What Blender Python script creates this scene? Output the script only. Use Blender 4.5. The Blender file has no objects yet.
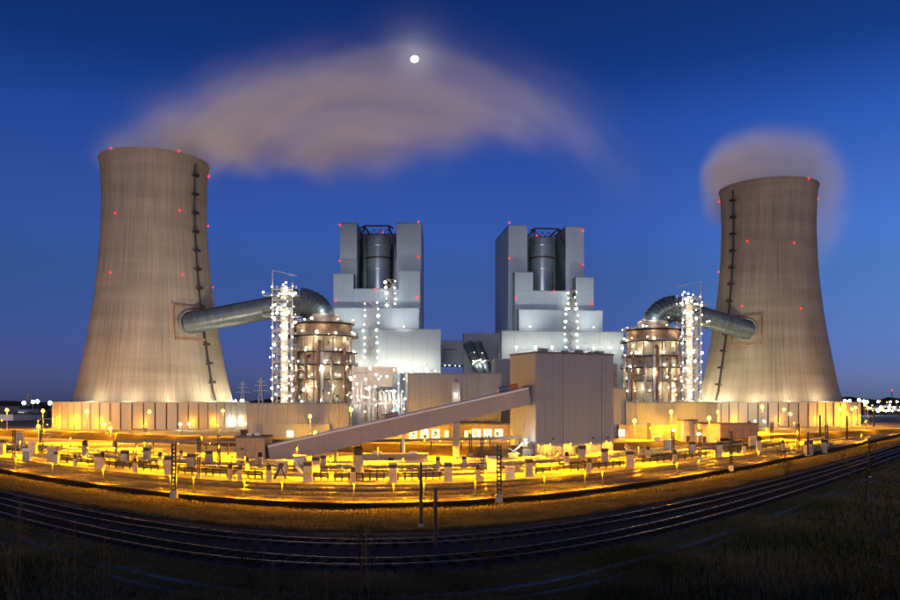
import bpy, math, random
from mathutils import Vector, Matrix
random.seed(7)
R = math.radians
# ------------------------------------------------------------------ camera, sky, light, exposure
sc = bpy.context.scene
col = sc.collection
H = 15.0            # eye height above the plant terrace (z = 0)
FPX, HZ = 800.0, 402.0
cam = bpy.data.cameras.new('camera'); camo = bpy.data.objects.new('camera', cam); col.objects.link(camo)
cam.sensor_width = 36; cam.lens = 32.0; cam.shift_y = 102 / 900
cam.clip_start = 0.5; cam.clip_end = 60000
camo.location = (0, 0, H); camo.rotation_euler = (R(90), 0, 0)
sc.camera = camo
SUN_EL, SUN_AZ = 9.0, 184.0     # afterglow low behind the camera
w = bpy.data.worlds.new('World'); sc.world = w; w.use_nodes = True
nt = w.node_tree; nt.nodes.clear()
def wn(t): return nt.nodes.new(t)
sky = wn('ShaderNodeTexSky'); sky.sky_type = 'NISHITA'; sky.sun_disc = False
sky.sun_elevation = R(SUN_EL); sky.sun_rotation = R(SUN_AZ); sky.altitude = 100; sky.air_density = 1.0; sky.dust_density = 0.6; sky.ozone_density = 2.0
tint = wn('ShaderNodeMix'); tint.data_type = 'RGBA'; tint.blend_type = 'MULTIPLY'; tint.inputs[0].default_value = 1.0
geo = wn('ShaderNodeTexCoord'); sep = wn('ShaderNodeSeparateXYZ'); ramp = wn('ShaderNodeValToRGB')
nt.links.new(geo.outputs['Generated'], sep.inputs[0]); nt.links.new(sep.outputs['Z'], ramp.inputs[0])
cr = ramp.color_ramp; stops = ((0.02, (.13, .18, .80)), (0.057, (.13, .165, .71)), (0.10, (.135, .185, .62)), (0.151, (.14, .21, .60)), (0.20, (.155, .25, .77)), (0.245, (.165, .255, .78)), (0.317, (.115, .25, .83)), (0.385, (.052, .157, .585)), (0.445, (.052, .131, .487)), (0.9, (.03, .09, .35)))
cr.elements[0].position = stops[0][0]; cr.elements[0].color = (*stops[0][1], 1); cr.elements[1].position = stops[-1][0]; cr.elements[1].color = (*stops[-1][1], 1)
for p, c in stops[1:-1]: e = cr.elements.new(p); e.color = (*c, 1)
# the last light lingers on the right hand horizon
def wm(op, a, b):
    q = wn('ShaderNodeMath'); q.operation = op
    for i, x in enumerate((a, b)):
        if isinstance(x, (int, float)): q.inputs[i].default_value = x
        else: nt.links.new(x, q.inputs[i])
    return q.outputs[0]
def wmap(v, a, b, c, d):
    q = wn('ShaderNodeMapRange'); q.interpolation_type = 'SMOOTHSTEP'; nt.links.new(v, q.inputs[0])
    for i, x in enumerate((a, b, c, d)): q.inputs[i + 1].default_value = x
    return q.outputs[0]
hyp = wm('SQRT', wm('ADD', wm('POWER', sep.outputs['X'], 2.0), wm('POWER', sep.outputs['Y'], 2.0)), 0)
az = wm('DIVIDE', sep.outputs['X'], hyp)
amt = wm('MULTIPLY', wmap(az, 0.12, 0.62, 0.0, 1.0), wmap(sep.outputs['Z'], 0.14, 0.42, 1.0, 0.3))
gl = wn('ShaderNodeMix'); gl.data_type = 'RGBA'; gl.inputs[6].default_value = (1, 1, 1, 1); gl.inputs[7].default_value = (2.1, 2.3, 1.85, 1); nt.links.new(amt, gl.inputs[0])
glm = wn('ShaderNodeMix'); glm.data_type = 'RGBA'; glm.blend_type = 'MULTIPLY'; glm.inputs[0].default_value = 1.0
nt.links.new(ramp.outputs[0], glm.inputs[6]); nt.links.new(gl.outputs[2], glm.inputs[7])
bg = wn('ShaderNodeBackground'); bg.inputs['Strength'].default_value = 0.10
wo = wn('ShaderNodeOutputWorld')
nt.links.new(sky.outputs[0], tint.inputs[6]); nt.links.new(glm.outputs[2], tint.inputs[7])
nt.links.new(tint.outputs[2], bg.inputs['Color']); nt.links.new(bg.outputs[0], wo.inputs[0])
sun = bpy.data.lights.new('sun', 'SUN'); sun.energy = 0.76; sun.angle = R(12); sun.color = (1.0, 0.82, 0.68)
suno = bpy.data.objects.new('sun', sun); col.objects.link(suno)
suno.rotation_euler = Vector((math.sin(R(SUN_AZ)) * -1, -math.cos(R(SUN_AZ)), -math.tan(R(SUN_EL)))).to_track_quat('-Z', 'Y').to_euler()
sc.view_settings.view_transform = 'Standard'; sc.view_settings.look = 'None'; sc.view_settings.exposure = 0.0; sc.view_settings.gamma = 1.0
sc.view_settings.use_curve_mapping = False
cy = sc.cycles
cy.use_denoising = True; cy.max_bounces = 4; cy.diffuse_bounces = 2; cy.glossy_bounces = 2; cy.transmission_bounces = 2
cy.volume_bounces = 1; cy.sample_clamp_indirect = 4.0; cy.caustics_reflective = False; cy.caustics_refractive = False
cy.volume_step_rate = 1.6; cy.volume_max_steps = 64; cy.use_light_tree = True

# ------------------------------------------------------------------ helpers
def P(px, py, Y): return Vector(((px - 450) * Y / FPX, Y, H - (py - HZ) * Y / FPX))
def G(px, py, z=0.0): return P(px, py, (H - z) * FPX / (py - HZ))
def C(A, x, z): return G(x, HZ + A * math.cos((x - 364) / 430.0), z)
ORG = {}
ICO = None
class MB:
    def __init__(s, M=None): s.v = []; s.f = []; s.M = M
    def add(s, vs, fs):
        n = len(s.v)
        for p in vs:
            p = Vector(p); s.v.append(s.M @ p if s.M else p)
        s.f += [tuple(i + n for i in q) for q in fs]; return s
    def box(s, a, b):
        x0, y0, z0 = a; x1, y1, z1 = b
        return s.add([(x0,y0,z0),(x1,y0,z0),(x1,y1,z0),(x0,y1,z0),(x0,y0,z1),(x1,y0,z1),(x1,y1,z1),(x0,y1,z1)],
                     [(0,3,2,1),(4,5,6,7),(0,1,5,4),(1,2,6,5),(2,3,7,6),(3,0,4,7)])
    def cbox(s, c, d): return s.box([c[i] - d[i] / 2 for i in range(3)], [c[i] + d[i] / 2 for i in range(3)])
    def beam(s, a, b, w, h=None):
        a = Vector(a); b = Vector(b); d = (b - a)
        if d.length < 1e-6: return s
        d.normalize(); h = h or w
        up = Vector((0, 0, 1)) if abs(d.z) < 0.95 else Vector((0, 1, 0))
        sd = d.cross(up).normalized() * w / 2; u = sd.cross(d).normalized() * h / 2
        vs = [p + q for p in (a, b) for q in (-sd - u, sd - u, sd + u, -sd + u)]
        return s.add(vs, [(0,1,2,3),(7,6,5,4),(0,4,5,1),(1,5,6,2),(2,6,7,3),(3,7,4,0)])
    def tube(s, pts, r, n=10, caps=True):
        pts = [Vector(p) for p in pts]; rs = r if isinstance(r, (list, tuple)) else [r] * len(pts)
        vs = []; fs = []; pu = None
        for i, p in enumerate(pts):
            d = (pts[min(i + 1, len(pts) - 1)] - pts[max(i - 1, 0)]).normalized()
            if pu is None: pu = Vector((0, 0, 1)) if abs(d.z) < 0.9 else Vector((0, -1, 0))
            sd = d.cross(pu).normalized(); pu = sd.cross(d).normalized()
            for k in range(n):
                a = 2 * math.pi * k / n; vs.append(p + (sd * math.cos(a) + pu * math.sin(a)) * rs[i])
        for i in range(len(pts) - 1):
            for k in range(n): k2 = (k + 1) % n; fs.append((i*n+k, i*n+k2, (i+1)*n+k2, (i+1)*n+k))
        if caps: fs += [tuple(range(n - 1, -1, -1)), tuple((len(pts) - 1) * n + k for k in range(n))]
        return s.add(vs, fs)
    def lathe(s, prof, n=24, c=(0, 0, 0), close=False):
        vs = []; fs = []; c = Vector(c)
        for r, z in prof:
            for k in range(n):
                a = 2 * math.pi * k / n; vs.append(c + Vector((r * math.cos(a), r * math.sin(a), z)))
        m = len(prof)
        for i in range(m - 1 + (1 if close else 0)):
            j = (i + 1) % m
            for k in range(n): k2 = (k + 1) % n; fs.append((i*n+k, i*n+k2, j*n+k2, j*n+k))
        return s.add(vs, fs)
    def ball(s, c, r, sx=1, sy=1, sz=1, n=8, m=5):
        c = Vector(c); vs = [c + Vector((0, 0, -r * sz))]; fs = []
        for i in range(1, m):
            t = math.pi * i / m
            for k in range(n):
                a = 2 * math.pi * k / n; vs.append(c + Vector((r*sx*math.sin(t)*math.cos(a), r*sy*math.sin(t)*math.sin(a), -r*sz*math.cos(t))))
        vs.append(c + Vector((0, 0, r * sz))); e = len(vs) - 1
        for k in range(n):
            k2 = (k + 1) % n; fs.append((0, 1 + k2, 1 + k))
            for i in range(m - 2): fs.append((1+i*n+k, 1+i*n+k2, 1+(i+1)*n+k2, 1+(i+1)*n+k))
            fs.append((1+(m-2)*n+k, 1+(m-2)*n+k2, e))
        return s.add(vs, fs)
    def build(s, name, mat, parent=None, smooth=False, org=None):
        o0 = Vector(org) if org is not None else ORG.get(parent.name, Vector()) if parent else Vector()
        me = bpy.data.meshes.new(name); me.from_pydata([tuple(p - o0) for p in s.v], [], s.f)
        if mat: me.materials.append(mat)
        if smooth:
            me.polygons.foreach_set('use_smooth', [True] * len(me.polygons))
            try: me.set_sharp_from_angle(angle=R(40))
            except Exception: pass
        me.update()
        ob = bpy.data.objects.new(name, me); col.objects.link(ob)
        if parent: ob.parent = parent; ORG[ob.name] = ORG.get(parent.name, Vector())
        elif org is not None: ob.location = o0; ORG[ob.name] = o0
        return ob
def thing(name, loc, label, cat, group=None, rz=0.0):
    o = bpy.data.objects.new(name, None); col.objects.link(o); o.location = loc; o.rotation_euler = (0, 0, rz)
    o.empty_display_size = 0.5; ORG[o.name] = Vector(loc)
    return tag(o, label, cat, group)
def tag(o, label, cat, group=None):
    o['label'] = label; o['category'] = cat
    if group: o['group'] = group
    return o
def struct(o): o['kind'] = 'structure'; return o
def inst(src, name, parent, loc, rz=0.0, scale=None):
    """a part that shares src's mesh, placed in its thing's own space"""
    o = bpy.data.objects.new(name, src if isinstance(src, bpy.types.Mesh) else src.data); col.objects.link(o); o.parent = parent
    o.location = Vector(loc); o.rotation_euler = (0, 0, rz)
    if scale: o.scale = scale
    return o
def copy_tree(o, parent=None):
    c = o.copy(); col.objects.link(c); c.parent = parent
    for ch in o.children: copy_tree(ch, c)
    return c
ONES = ['first','second','third','fourth','fifth','sixth','seventh','eighth','ninth','tenth','eleventh','twelfth','thirteenth','fourteenth','fifteenth','sixteenth','seventeenth','eighteenth','nineteenth']
TENS = {20:'twent',30:'thirt',40:'fort',50:'fift',60:'sixt'}
def nth(i):
    if i < 20: return ONES[i - 1]
    t = i // 10 * 10
    return TENS[t] + ('ieth' if i % 10 == 0 else 'y-' + ONES[i % 10 - 1])
def sx(o):
    l = o.location; return l.x / max(l.y, 0.01)
def number_row(objs, text, cat, group):
    """text holds {n}: place counted from the left in the photograph"""
    for i, o in enumerate(sorted(objs, key=sx)): tag(o, text.format(n=nth(i + 1)), cat, group)

# ------------------------------------------------------------------ materials
def mat(name, c, rough=0.7, metal=0.0, var=0.15, scale=0.5, bump=0.0, bscale=4.0, stretch=None, spec=0.4, c2=None):
    m = bpy.data.materials.new(name); m.use_nodes = True; n = m.node_tree; b = n.nodes['Principled BSDF']
    b.inputs['Roughness'].default_value = rough; b.inputs['Metallic'].default_value = metal; b.inputs['Specular IOR Level'].default_value = spec
    tc = n.nodes.new('ShaderNodeTexCoord'); mp = n.nodes.new('ShaderNodeMapping'); no = n.nodes.new('ShaderNodeTexNoise'); rp = n.nodes.new('ShaderNodeValToRGB')
    no.inputs['Scale'].default_value = scale; no.inputs['Detail'].default_value = 6; no.inputs['Roughness'].default_value = 0.6
    if stretch: mp.inputs['Scale'].default_value = stretch
    n.links.new(tc.outputs['Object'], mp.inputs[0]); n.links.new(mp.outputs[0], no.inputs['Vector']); n.links.new(no.outputs[0], rp.inputs[0])
    lo = tuple(x * (1 - var) for x in c); hi = tuple(min(1, x * (1 + var)) for x in (c2 or c))
    if c2: lo = c; hi = c2
    rp.color_ramp.elements[0].position = 0.32; rp.color_ramp.elements[0].color = (*lo, 1)
    rp.color_ramp.elements[1].position = 0.68; rp.color_ramp.elements[1].color = (*hi, 1)
    n.links.new(rp.outputs[0], b.inputs['Base Color'])
    if bump:
        nb = n.nodes.new('ShaderNodeTexNoise'); nb.inputs['Scale'].default_value = bscale; nb.inputs['Detail'].default_value = 5
        bu = n.nodes.new('ShaderNodeBump'); bu.inputs['Strength'].default_value = bump; bu.inputs['Distance'].default_value = 0.2
        n.links.new(mp.outputs[0], nb.inputs['Vector']); n.links.new(nb.outputs[0], bu.inputs['Height']); n.links.new(bu.outputs[0], b.inputs['Normal'])
    return m
def emat(name, c, s, body=(0.8, 0.8, 0.8)):
    m = bpy.data.materials.new(name); m.use_nodes = True; b = m.node_tree.nodes['Principled BSDF']
    b.inputs['Base Color'].default_value = (*body, 1); b.inputs['Emission Color'].default_value = (*c, 1); b.inputs['Emission Strength'].default_value = s
    return m
def corrugated(name, c, period=0.6, rough=0.5, metal=0.0, var=0.06, depth=0.08, axis='H'):
    """profiled sheet cladding: fine upright ribs and faint weather streaks"""
    m = mat(name, c, rough, metal, var, 0.06, stretch=(1, 1, 0.12)); n = m.node_tree; b = n.nodes['Principled BSDF']
    tc = n.nodes.new('ShaderNodeTexCoord'); s = n.nodes.new('ShaderNodeSeparateXYZ'); n.links.new(tc.outputs['Object'], s.inputs[0])
    a = n.nodes.new('ShaderNodeMath'); a.operation = 'ADD'
    if axis == 'H': n.links.new(s.outputs['X'], a.inputs[0]); n.links.new(s.outputs['Y'], a.inputs[1])
    else: n.links.new(s.outputs['Z'], a.inputs[0]); a.inputs[1].default_value = 0
    mu = n.nodes.new('ShaderNodeMath'); mu.operation = 'MULTIPLY'; mu.inputs[1].default_value = 2 * math.pi / period; n.links.new(a.outputs[0], mu.inputs[0])
    si = n.nodes.new('ShaderNodeMath'); si.operation = 'SINE'; n.links.new(mu.outputs[0], si.inputs[0])
    bu = n.nodes.new('ShaderNodeBump'); bu.inputs['Strength'].default_value = 0.5; bu.inputs['Distance'].default_value = depth
    n.links.new(si.outputs[0], bu.inputs['Height']); n.links.new(bu.outputs[0], b.inputs['Normal'])
    return m
def shell_mat():
    """tower concrete: formwork lifts, upright wind ribs and run-off stains"""
    m = mat('tower_concrete', (0.29, 0.258, 0.215), 0.9, 0, 0.18, 0.05, stretch=(1, 1, 0.15)); n = m.node_tree; b = n.nodes['Principled BSDF']
    base = b.inputs['Base Color'].links[0].from_socket
    tc = n.nodes.new('ShaderNodeTexCoord'); s = n.nodes.new('ShaderNodeSeparateXYZ'); n.links.new(tc.outputs['Object'], s.inputs[0])
    def M(op, a, bb=None):
        q = n.nodes.new('ShaderNodeMath'); q.operation = op
        for i, x in enumerate((a, bb)):
            if x is None: continue
            if isinstance(x, (int, float)): q.inputs[i].default_value = x
            else: n.links.new(x, q.inputs[i])
        return q.outputs[0]
    ang = M('ARCTAN2', s.outputs['Y'], s.outputs['X'])
    rib = M('POWER', M('ABSOLUTE', M('COSINE', M('MULTIPLY', ang, 90.0))), 14.0)
    lift = M('POWER', M('ABSOLUTE', M('COSINE', M('MULTIPLY', s.outputs['Z'], math.pi / 1.9))), 16.0)
    # broad irregular streaks that run down the meridians
    cmb = n.nodes.new('ShaderNodeCombineXYZ'); n.links.new(M('MULTIPLY', ang, 14.0), cmb.inputs[0]); n.links.new(M('MULTIPLY', s.outputs['Z'], 0.012), cmb.inputs[1])
    st = n.nodes.new('ShaderNodeTexNoise'); st.inputs['Scale'].default_value = 2.2; st.inputs['Detail'].default_value = 7; n.links.new(cmb.outputs[0], st.inputs['Vector'])
    cmb2 = n.nodes.new('ShaderNodeCombineXYZ'); n.links.new(M('MULTIPLY', s.outputs['Z'], 0.09), cmb2.inputs[0]); n.links.new(M('MULTIPLY', ang, 0.3), cmb2.inputs[1])
    bd = n.nodes.new('ShaderNodeTexNoise'); bd.inputs['Scale'].default_value = 1.6; bd.inputs['Detail'].default_value = 3; n.links.new(cmb2.outputs[0], bd.inputs['Vector'])
    k = M('SUBTRACT', M('SUBTRACT', 1.0, M('MULTIPLY', rib, 0.13)), M('MULTIPLY', lift, 0.05))
    k = M('MULTIPLY', k, M('ADD', 0.52, M('MULTIPLY', st.outputs[0], 0.92)))
    k = M('MULTIPLY', k, M('ADD', 0.66, M('MULTIPLY', bd.outputs[0], 0.66)))
    mx = n.nodes.new('ShaderNodeMix'); mx.data_type = 'RGBA'; mx.blend_type = 'MULTIPLY'; mx.inputs[0].default_value = 1
    n.links.new(base, mx.inputs[6])
    cc = n.nodes.new('ShaderNodeCombineColor')
    for i in range(3): n.links.new(k, cc.inputs[i])
    n.links.new(cc.outputs[0], mx.inputs[7]); n.links.new(mx.outputs[2], b.inputs['Base Color'])
    bu = n.nodes.new('ShaderNodeBump'); bu.inputs['Strength'].default_value = 0.35; bu.inputs['Distance'].default_value = 0.3
    n.links.new(M('ADD', rib, M('MULTIPLY', lift, 0.3)), bu.inputs['Height']); n.links.new(bu.outputs[0], b.inputs['Normal'])
    return m
m_shell = shell_mat()
m_panel = corrugated('screen_panel', (0.50, 0.46, 0.40), 0.5, 0.55)
m_dark = mat('dark_steel', (0.03, 0.032, 0.035), 0.55, 0.3, 0.2, 1.0)
m_inlet_shade = mat('inlet_shade_black', (0.02, 0.018, 0.016), 0.9)
m_galv = mat('galvanised_steel', (0.34, 0.35, 0.36), 0.45, 0.5, 0.2, 0.8)
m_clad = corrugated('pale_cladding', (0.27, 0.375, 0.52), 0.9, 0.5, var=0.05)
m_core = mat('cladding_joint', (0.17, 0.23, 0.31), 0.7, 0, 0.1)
m_shade = corrugated('shaded_cladding', (0.15, 0.20, 0.28), 0.9, 0.5, var=0.05)  # darker copy of the pale cladding, shade put into its colour
m_mauve = corrugated('mauve_cladding', (0.235, 0.275, 0.34), 0.8, 0.45, var=0.06)
m_mauve_core = mat('mauve_joint', (0.22, 0.21, 0.24), 0.7)
m_gall = corrugated('gallery_cladding', (0.34, 0.315, 0.32), 0.8, 0.45, var=0.06)
m_duct = mat('glass_fibre_duct', (0.075, 0.105, 0.135), 0.36, 0.2, 0.3, 0.25, stretch=(1, 1, 1))
m_duct2 = mat('duct_flange', (0.12, 0.15, 0.18), 0.4, 0.3, 0.1)
m_silo = mat('steel_silo', (0.24, 0.32, 0.40), 0.32, 0.45, 0.12, 0.2, stretch=(1, 1, 0.1))
m_vess = mat('aluminium_jacket', (0.52, 0.47, 0.39), 0.4, 0.35, 0.16, 0.3, bump=0.15, bscale=1.5)
m_rust = mat('weathered_jacket', (0.27, 0.17, 0.115), 0.55, 0.2, 0.3, 0.35)
m_conc = mat('concrete', (0.40, 0.37, 0.32), 0.85, 0, 0.2, 0.7, bump=0.2)
m_roof = mat('roof_felt', (0.10, 0.10, 0.11), 0.85, 0, 0.25, 0.4)
m_white = mat('white_paint', (0.78, 0.78, 0.76), 0.5, 0, 0.05)
m_brick = mat('ochre_render', (0.42, 0.34, 0.24), 0.8, 0, 0.2, 0.5)
m_red = emat('red_beacon', (1.0, 0.012, 0.012), 4.0, (0.6, 0.05, 0.05))
m_wl = emat('white_lamp', (1.0, 0.90, 0.62), 20.0)
m_wl2 = emat('white_lamp_strong', (1.0, 0.95, 0.82), 60.0)
m_sod = emat('sodium_lamp', (1.0, 0.42, 0.03), 14.0)
m_pane = emat('lit_pane', (1.0, 0.86, 0.45), 1.6)
m_frame_glow = emat('glowing_frame', (1.0, 0.95, 0.85), 0.5)  # white frames glow themselves in place of light falling on them
m_glass = mat('dark_glass', (0.03, 0.035, 0.04), 0.15)
m_rail = mat('rail_steel', (0.17, 0.14, 0.12), 0.34, 0.75, 0.6, 0.5)
m_sleeper = mat('sleeper_concrete', (0.17, 0.15, 0.13), 0.9, 0, 0.3, 0.8)
m_blue = mat('blue_paint', (0.08, 0.13, 0.30), 0.5)
m_orange = mat('orange_paint', (0.45, 0.17, 0.05), 0.5)
m_hill = mat('far_wood', (0.022, 0.026, 0.024), 0.95, 0, 0.3, 0.02)

def ball_mesh(name, r, m, n=8, mm=5):
    b = MB(); b.ball((0, 0, 0), r, n=n, m=mm); o = b.build(name, m, smooth=True); me = o.data; bpy.data.objects.remove(o); return me
bulb = ball_mesh('bulb', 0.6, m_wl); bulb_big = ball_mesh('bulb', 0.95, m_wl2); bulb_red = ball_mesh('beacon', 0.85, m_red); bulb_sod = ball_mesh('bulb', 0.45, m_sod)
m_wl3 = emat('warm_lamp', (1.0, 0.78, 0.40), 14.0); m_wl4 = emat('cool_lamp', (0.92, 1.0, 0.95), 18.0)
bulbs = [bulb, bulb, ball_mesh('bulb', 0.42, m_wl3), ball_mesh('bulb', 0.46, m_wl4), ball_mesh('bulb', 0.32, m_wl), ball_mesh('bulb', 0.72, m_wl), ball_mesh('bulb', 0.36, m_wl3)]
def lamp(parent, pos, me=None, name='lamp', s=None):
    if me is bulb and name == 'lamp':
        me = random.choice(bulbs); pos = Vector(pos) + Vector((random.gauss(0, 0.5), 0, random.gauss(0, 0.5)))
    return inst(me or bulb, name, parent, Vector(pos) - ORG[parent.name], 0, (s, s, s) if s else None)
def point(name, pos, watts, color, r=0.4):
    l = bpy.data.lights.new(name, 'POINT'); l.energy = watts; l.color = color; l.shadow_soft_size = r
    o = bpy.data.objects.new(name, l); o.location = pos; col.objects.link(o); return o
def plight(parent, name, pos, watts, color, r=0.4):
    o = point(name, Vector(pos) - ORG[parent.name], watts, color, r); o.parent = parent; return o
def spot(parent, name, pos, to, watts, color, ang=90, blend=0.8, r=0.5):
    l = bpy.data.lights.new(name, 'SPOT'); l.energy = watts; l.color = color; l.shadow_soft_size = r; l.spot_size = R(ang); l.spot_blend = blend
    o = bpy.data.objects.new(name, l); o.location = Vector(pos) - ORG[parent.name]; o.parent = parent
    o.rotation_euler = (Vector(to) - Vector(pos)).to_track_quat('-Z', 'Y').to_euler(); col.objects.link(o); return o
SOD = (1.0, 0.41, 0.0); WHT = (1.0, 0.90, 0.68)

# ------------------------------------------------------------------ ground, yard, banks, road
ZY, ZT, ZN, ZD = -3.0, -2.3, 2.0, -4.0       # yard floor, lit track bed, near ground, ditch
XS = list(range(-150, 976, 8))
def strip(name, m, lines, xs=XS):
    """a sheet lofted between lines (A, z) that run along the curve of the railway"""
    b = MB(); n = len(xs); vs = []; fs = []
    for A, z in lines:
        for x in xs: vs.append(C(A, x, z))
    for i in range(len(lines) - 1):
        for k in range(n - 1): fs.append(((i+1)*n+k, (i+1)*n+k+1, i*n+k+1, i*n+k))
    b.add(vs, fs); return struct(b.build(name, m))
m_ground = mat('dry_grassland', (0.085, 0.08, 0.045), 0.95, 0, 0.2, 0.12, bump=0.8, bscale=1.2, c2=(0.16, 0.13, 0.07), spec=0.03)
m_grass = mat('verge_grass', (0.09, 0.085, 0.03), 0.95, 0, 0.3, 0.35, bump=0.9, bscale=2.0, c2=(0.19, 0.145, 0.06), spec=0.03)
m_yard = mat('yard_gravel', (0.29, 0.235, 0.14), 0.9, 0, 0.2, 0.25, bump=0.5, bscale=2.5, c2=(0.45, 0.37, 0.23))
m_terr = mat('terrace_paving', (0.20, 0.17, 0.13), 0.9, 0, 0.2, 0.04, bump=0.4, bscale=0.8, c2=(0.32, 0.28, 0.22))
m_bank = mat('bank_earth', (0.075, 0.052, 0.03), 0.95, 0, 0.2, 0.25, bump=1.0, bscale=1.0, c2=(0.15, 0.105, 0.06), spec=0.03)
m_ball = mat('ballast', (0.085, 0.07, 0.055), 0.95, 0, 0.2, 3.0, bump=1.0, bscale=5.0, c2=(0.17, 0.14, 0.11), spec=0.03)
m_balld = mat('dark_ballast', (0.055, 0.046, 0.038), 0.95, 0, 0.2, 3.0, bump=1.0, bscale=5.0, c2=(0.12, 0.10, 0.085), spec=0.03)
m_dirt = mat('dirt_road', (0.24, 0.22, 0.19), 0.95, 0, 0.2, 0.8, bump=0.6, bscale=3.0, c2=(0.40, 0.37, 0.32), spec=0.03)
b = MB(); b.add([(-9000, 0, ZD - 0.1), (9000, 0, ZD - 0.1), (16000, 16000, ZD - 0.1), (-16000, 16000, ZD - 0.1)], [(0, 1, 2, 3)]); struct(b.build('ground', m_ground))
strip('near_ground', m_ground, [(a_, ZN - 0.1) for a_ in (1500, 1000, 700, 500, 380, 300, 250, 215, 180, 150, 128)])
b = MB(); nx = 60; vs = []; fs = []; yy = [-60, -20, 0, 3, 8, 14, 22, 32, 42, 49]
for j, y in enumerate(yy):
    for i in range(nx + 1):
        x = 240 * (i / nx * 2 - 1); z = 13.2 if y <= 3 else 13.2 + (ZN - 0.25 - 13.2) * ((y - 3) / 46.0) + 0.3 * math.sin(x * 0.31 + y) * (1 if 8 < y < 40 else 0)
        vs.append((x, y, z))
for j in range(len(yy) - 1):
    for i in range(nx): fs.append((j*(nx+1)+i, j*(nx+1)+i+1, (j+1)*(nx+1)+i+1, (j+1)*(nx+1)+i))
b.add(vs, fs); struct(b.build('viewing_bank', m_ground, smooth=True))
strip('yard_floor', m_yard, [(83, ZT + 0.05), (81, ZY), (44, ZY)])
strip('track_bed', m_ball, [(107, ZD - 0.05), (101, ZT - 0.05), (100, ZT), (83, ZT)])
strip('verge', m_grass, [(132, ZN - 0.05), (129.5, ZN + 0.05), (125, 1.2), (120, -0.05), (113, -2.0), (108.5, -3.7), (105, ZD - 0.05)])
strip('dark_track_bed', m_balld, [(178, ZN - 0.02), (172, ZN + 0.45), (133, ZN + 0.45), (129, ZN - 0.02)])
strip('verge', m_grass, [(194, ZN - 0.02), (190, ZN + 0.22), (181, ZN + 0.22), (176, ZN + 0.0)])
for a0, a1 in ((193, 199), (206, 213)): strip('dirt_road', m_dirt, [(a1, ZN - 0.05), (a1 - 1.5, ZN + 0.02), (a0 + 1.5, ZN + 0.02), (a0, ZN - 0.05)])
strip('verge', m_grass, [(207.5, ZN - 0.1), (205, ZN + 0.10), (200, ZN + 0.10), (198, ZN - 0.1)])
# plant terrace with its earth bank towards the yard
edge = [(-400, 424), (-150, 426), (-60, 428), (60, 432), (200, 437), (300, 441), (364, 443.5), (480, 447), (560, 446), (640, 442.5), (720, 438), (800, 434), (860, 431), (920, 428), (1000, 425), (1300, 420)]
def edge_y(x):
    for (x0, y0), (x1, y1) in zip(edge, edge[1:]):
        if x0 <= x <= x1: return y0 + (y1 - y0) * (x - x0) / (x1 - x0)
ex = list(range(-390, 1290, 10)); top = [G(x, edge_y(x), 0) for x in ex]; n = len(ex)
low = [Vector((p.x * (p.y - 9) / p.y, p.y - 9, ZY - 0.3)) for p in top]
lip = [Vector((p.x * (p.y + 2.5) / p.y, p.y + 2.5, 0.12)) for p in top]
b = MB(); b.add(low + top + lip, [(i, i + 1, n + i + 1, n + i) for i in range(n - 1)] + [(n + i, n + i + 1, 2*n + i + 1, 2*n + i) for i in range(n - 1)])
struct(b.build('bank', m_bank, smooth=True))
back = [Vector((p.x * 900 / p.y, 900, 0.1)) for p in lip]
b = MB(); b.add(lip + back, [(i, i + 1, n + i + 1, n + i) for i in range(n - 1)]); struct(b.build('plant_terrace', m_terr))
# service road along the lip of the terrace
r0 = [Vector((p.x * (p.y + 9) / p.y, p.y + 9, 0.114)) for p in top]; r1 = [Vector((p.x * (p.y + 24) / p.y, p.y + 24, 0.114)) for p in top]
b = MB(); b.add(r0 + r1, [(i, i + 1, n + i + 1, n + i) for i in range(n - 1)])
struct(b.build('service_road', mat('road_asphalt', (0.10, 0.095, 0.085), 0.8, 0, 0.2, 0.3)))

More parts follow.
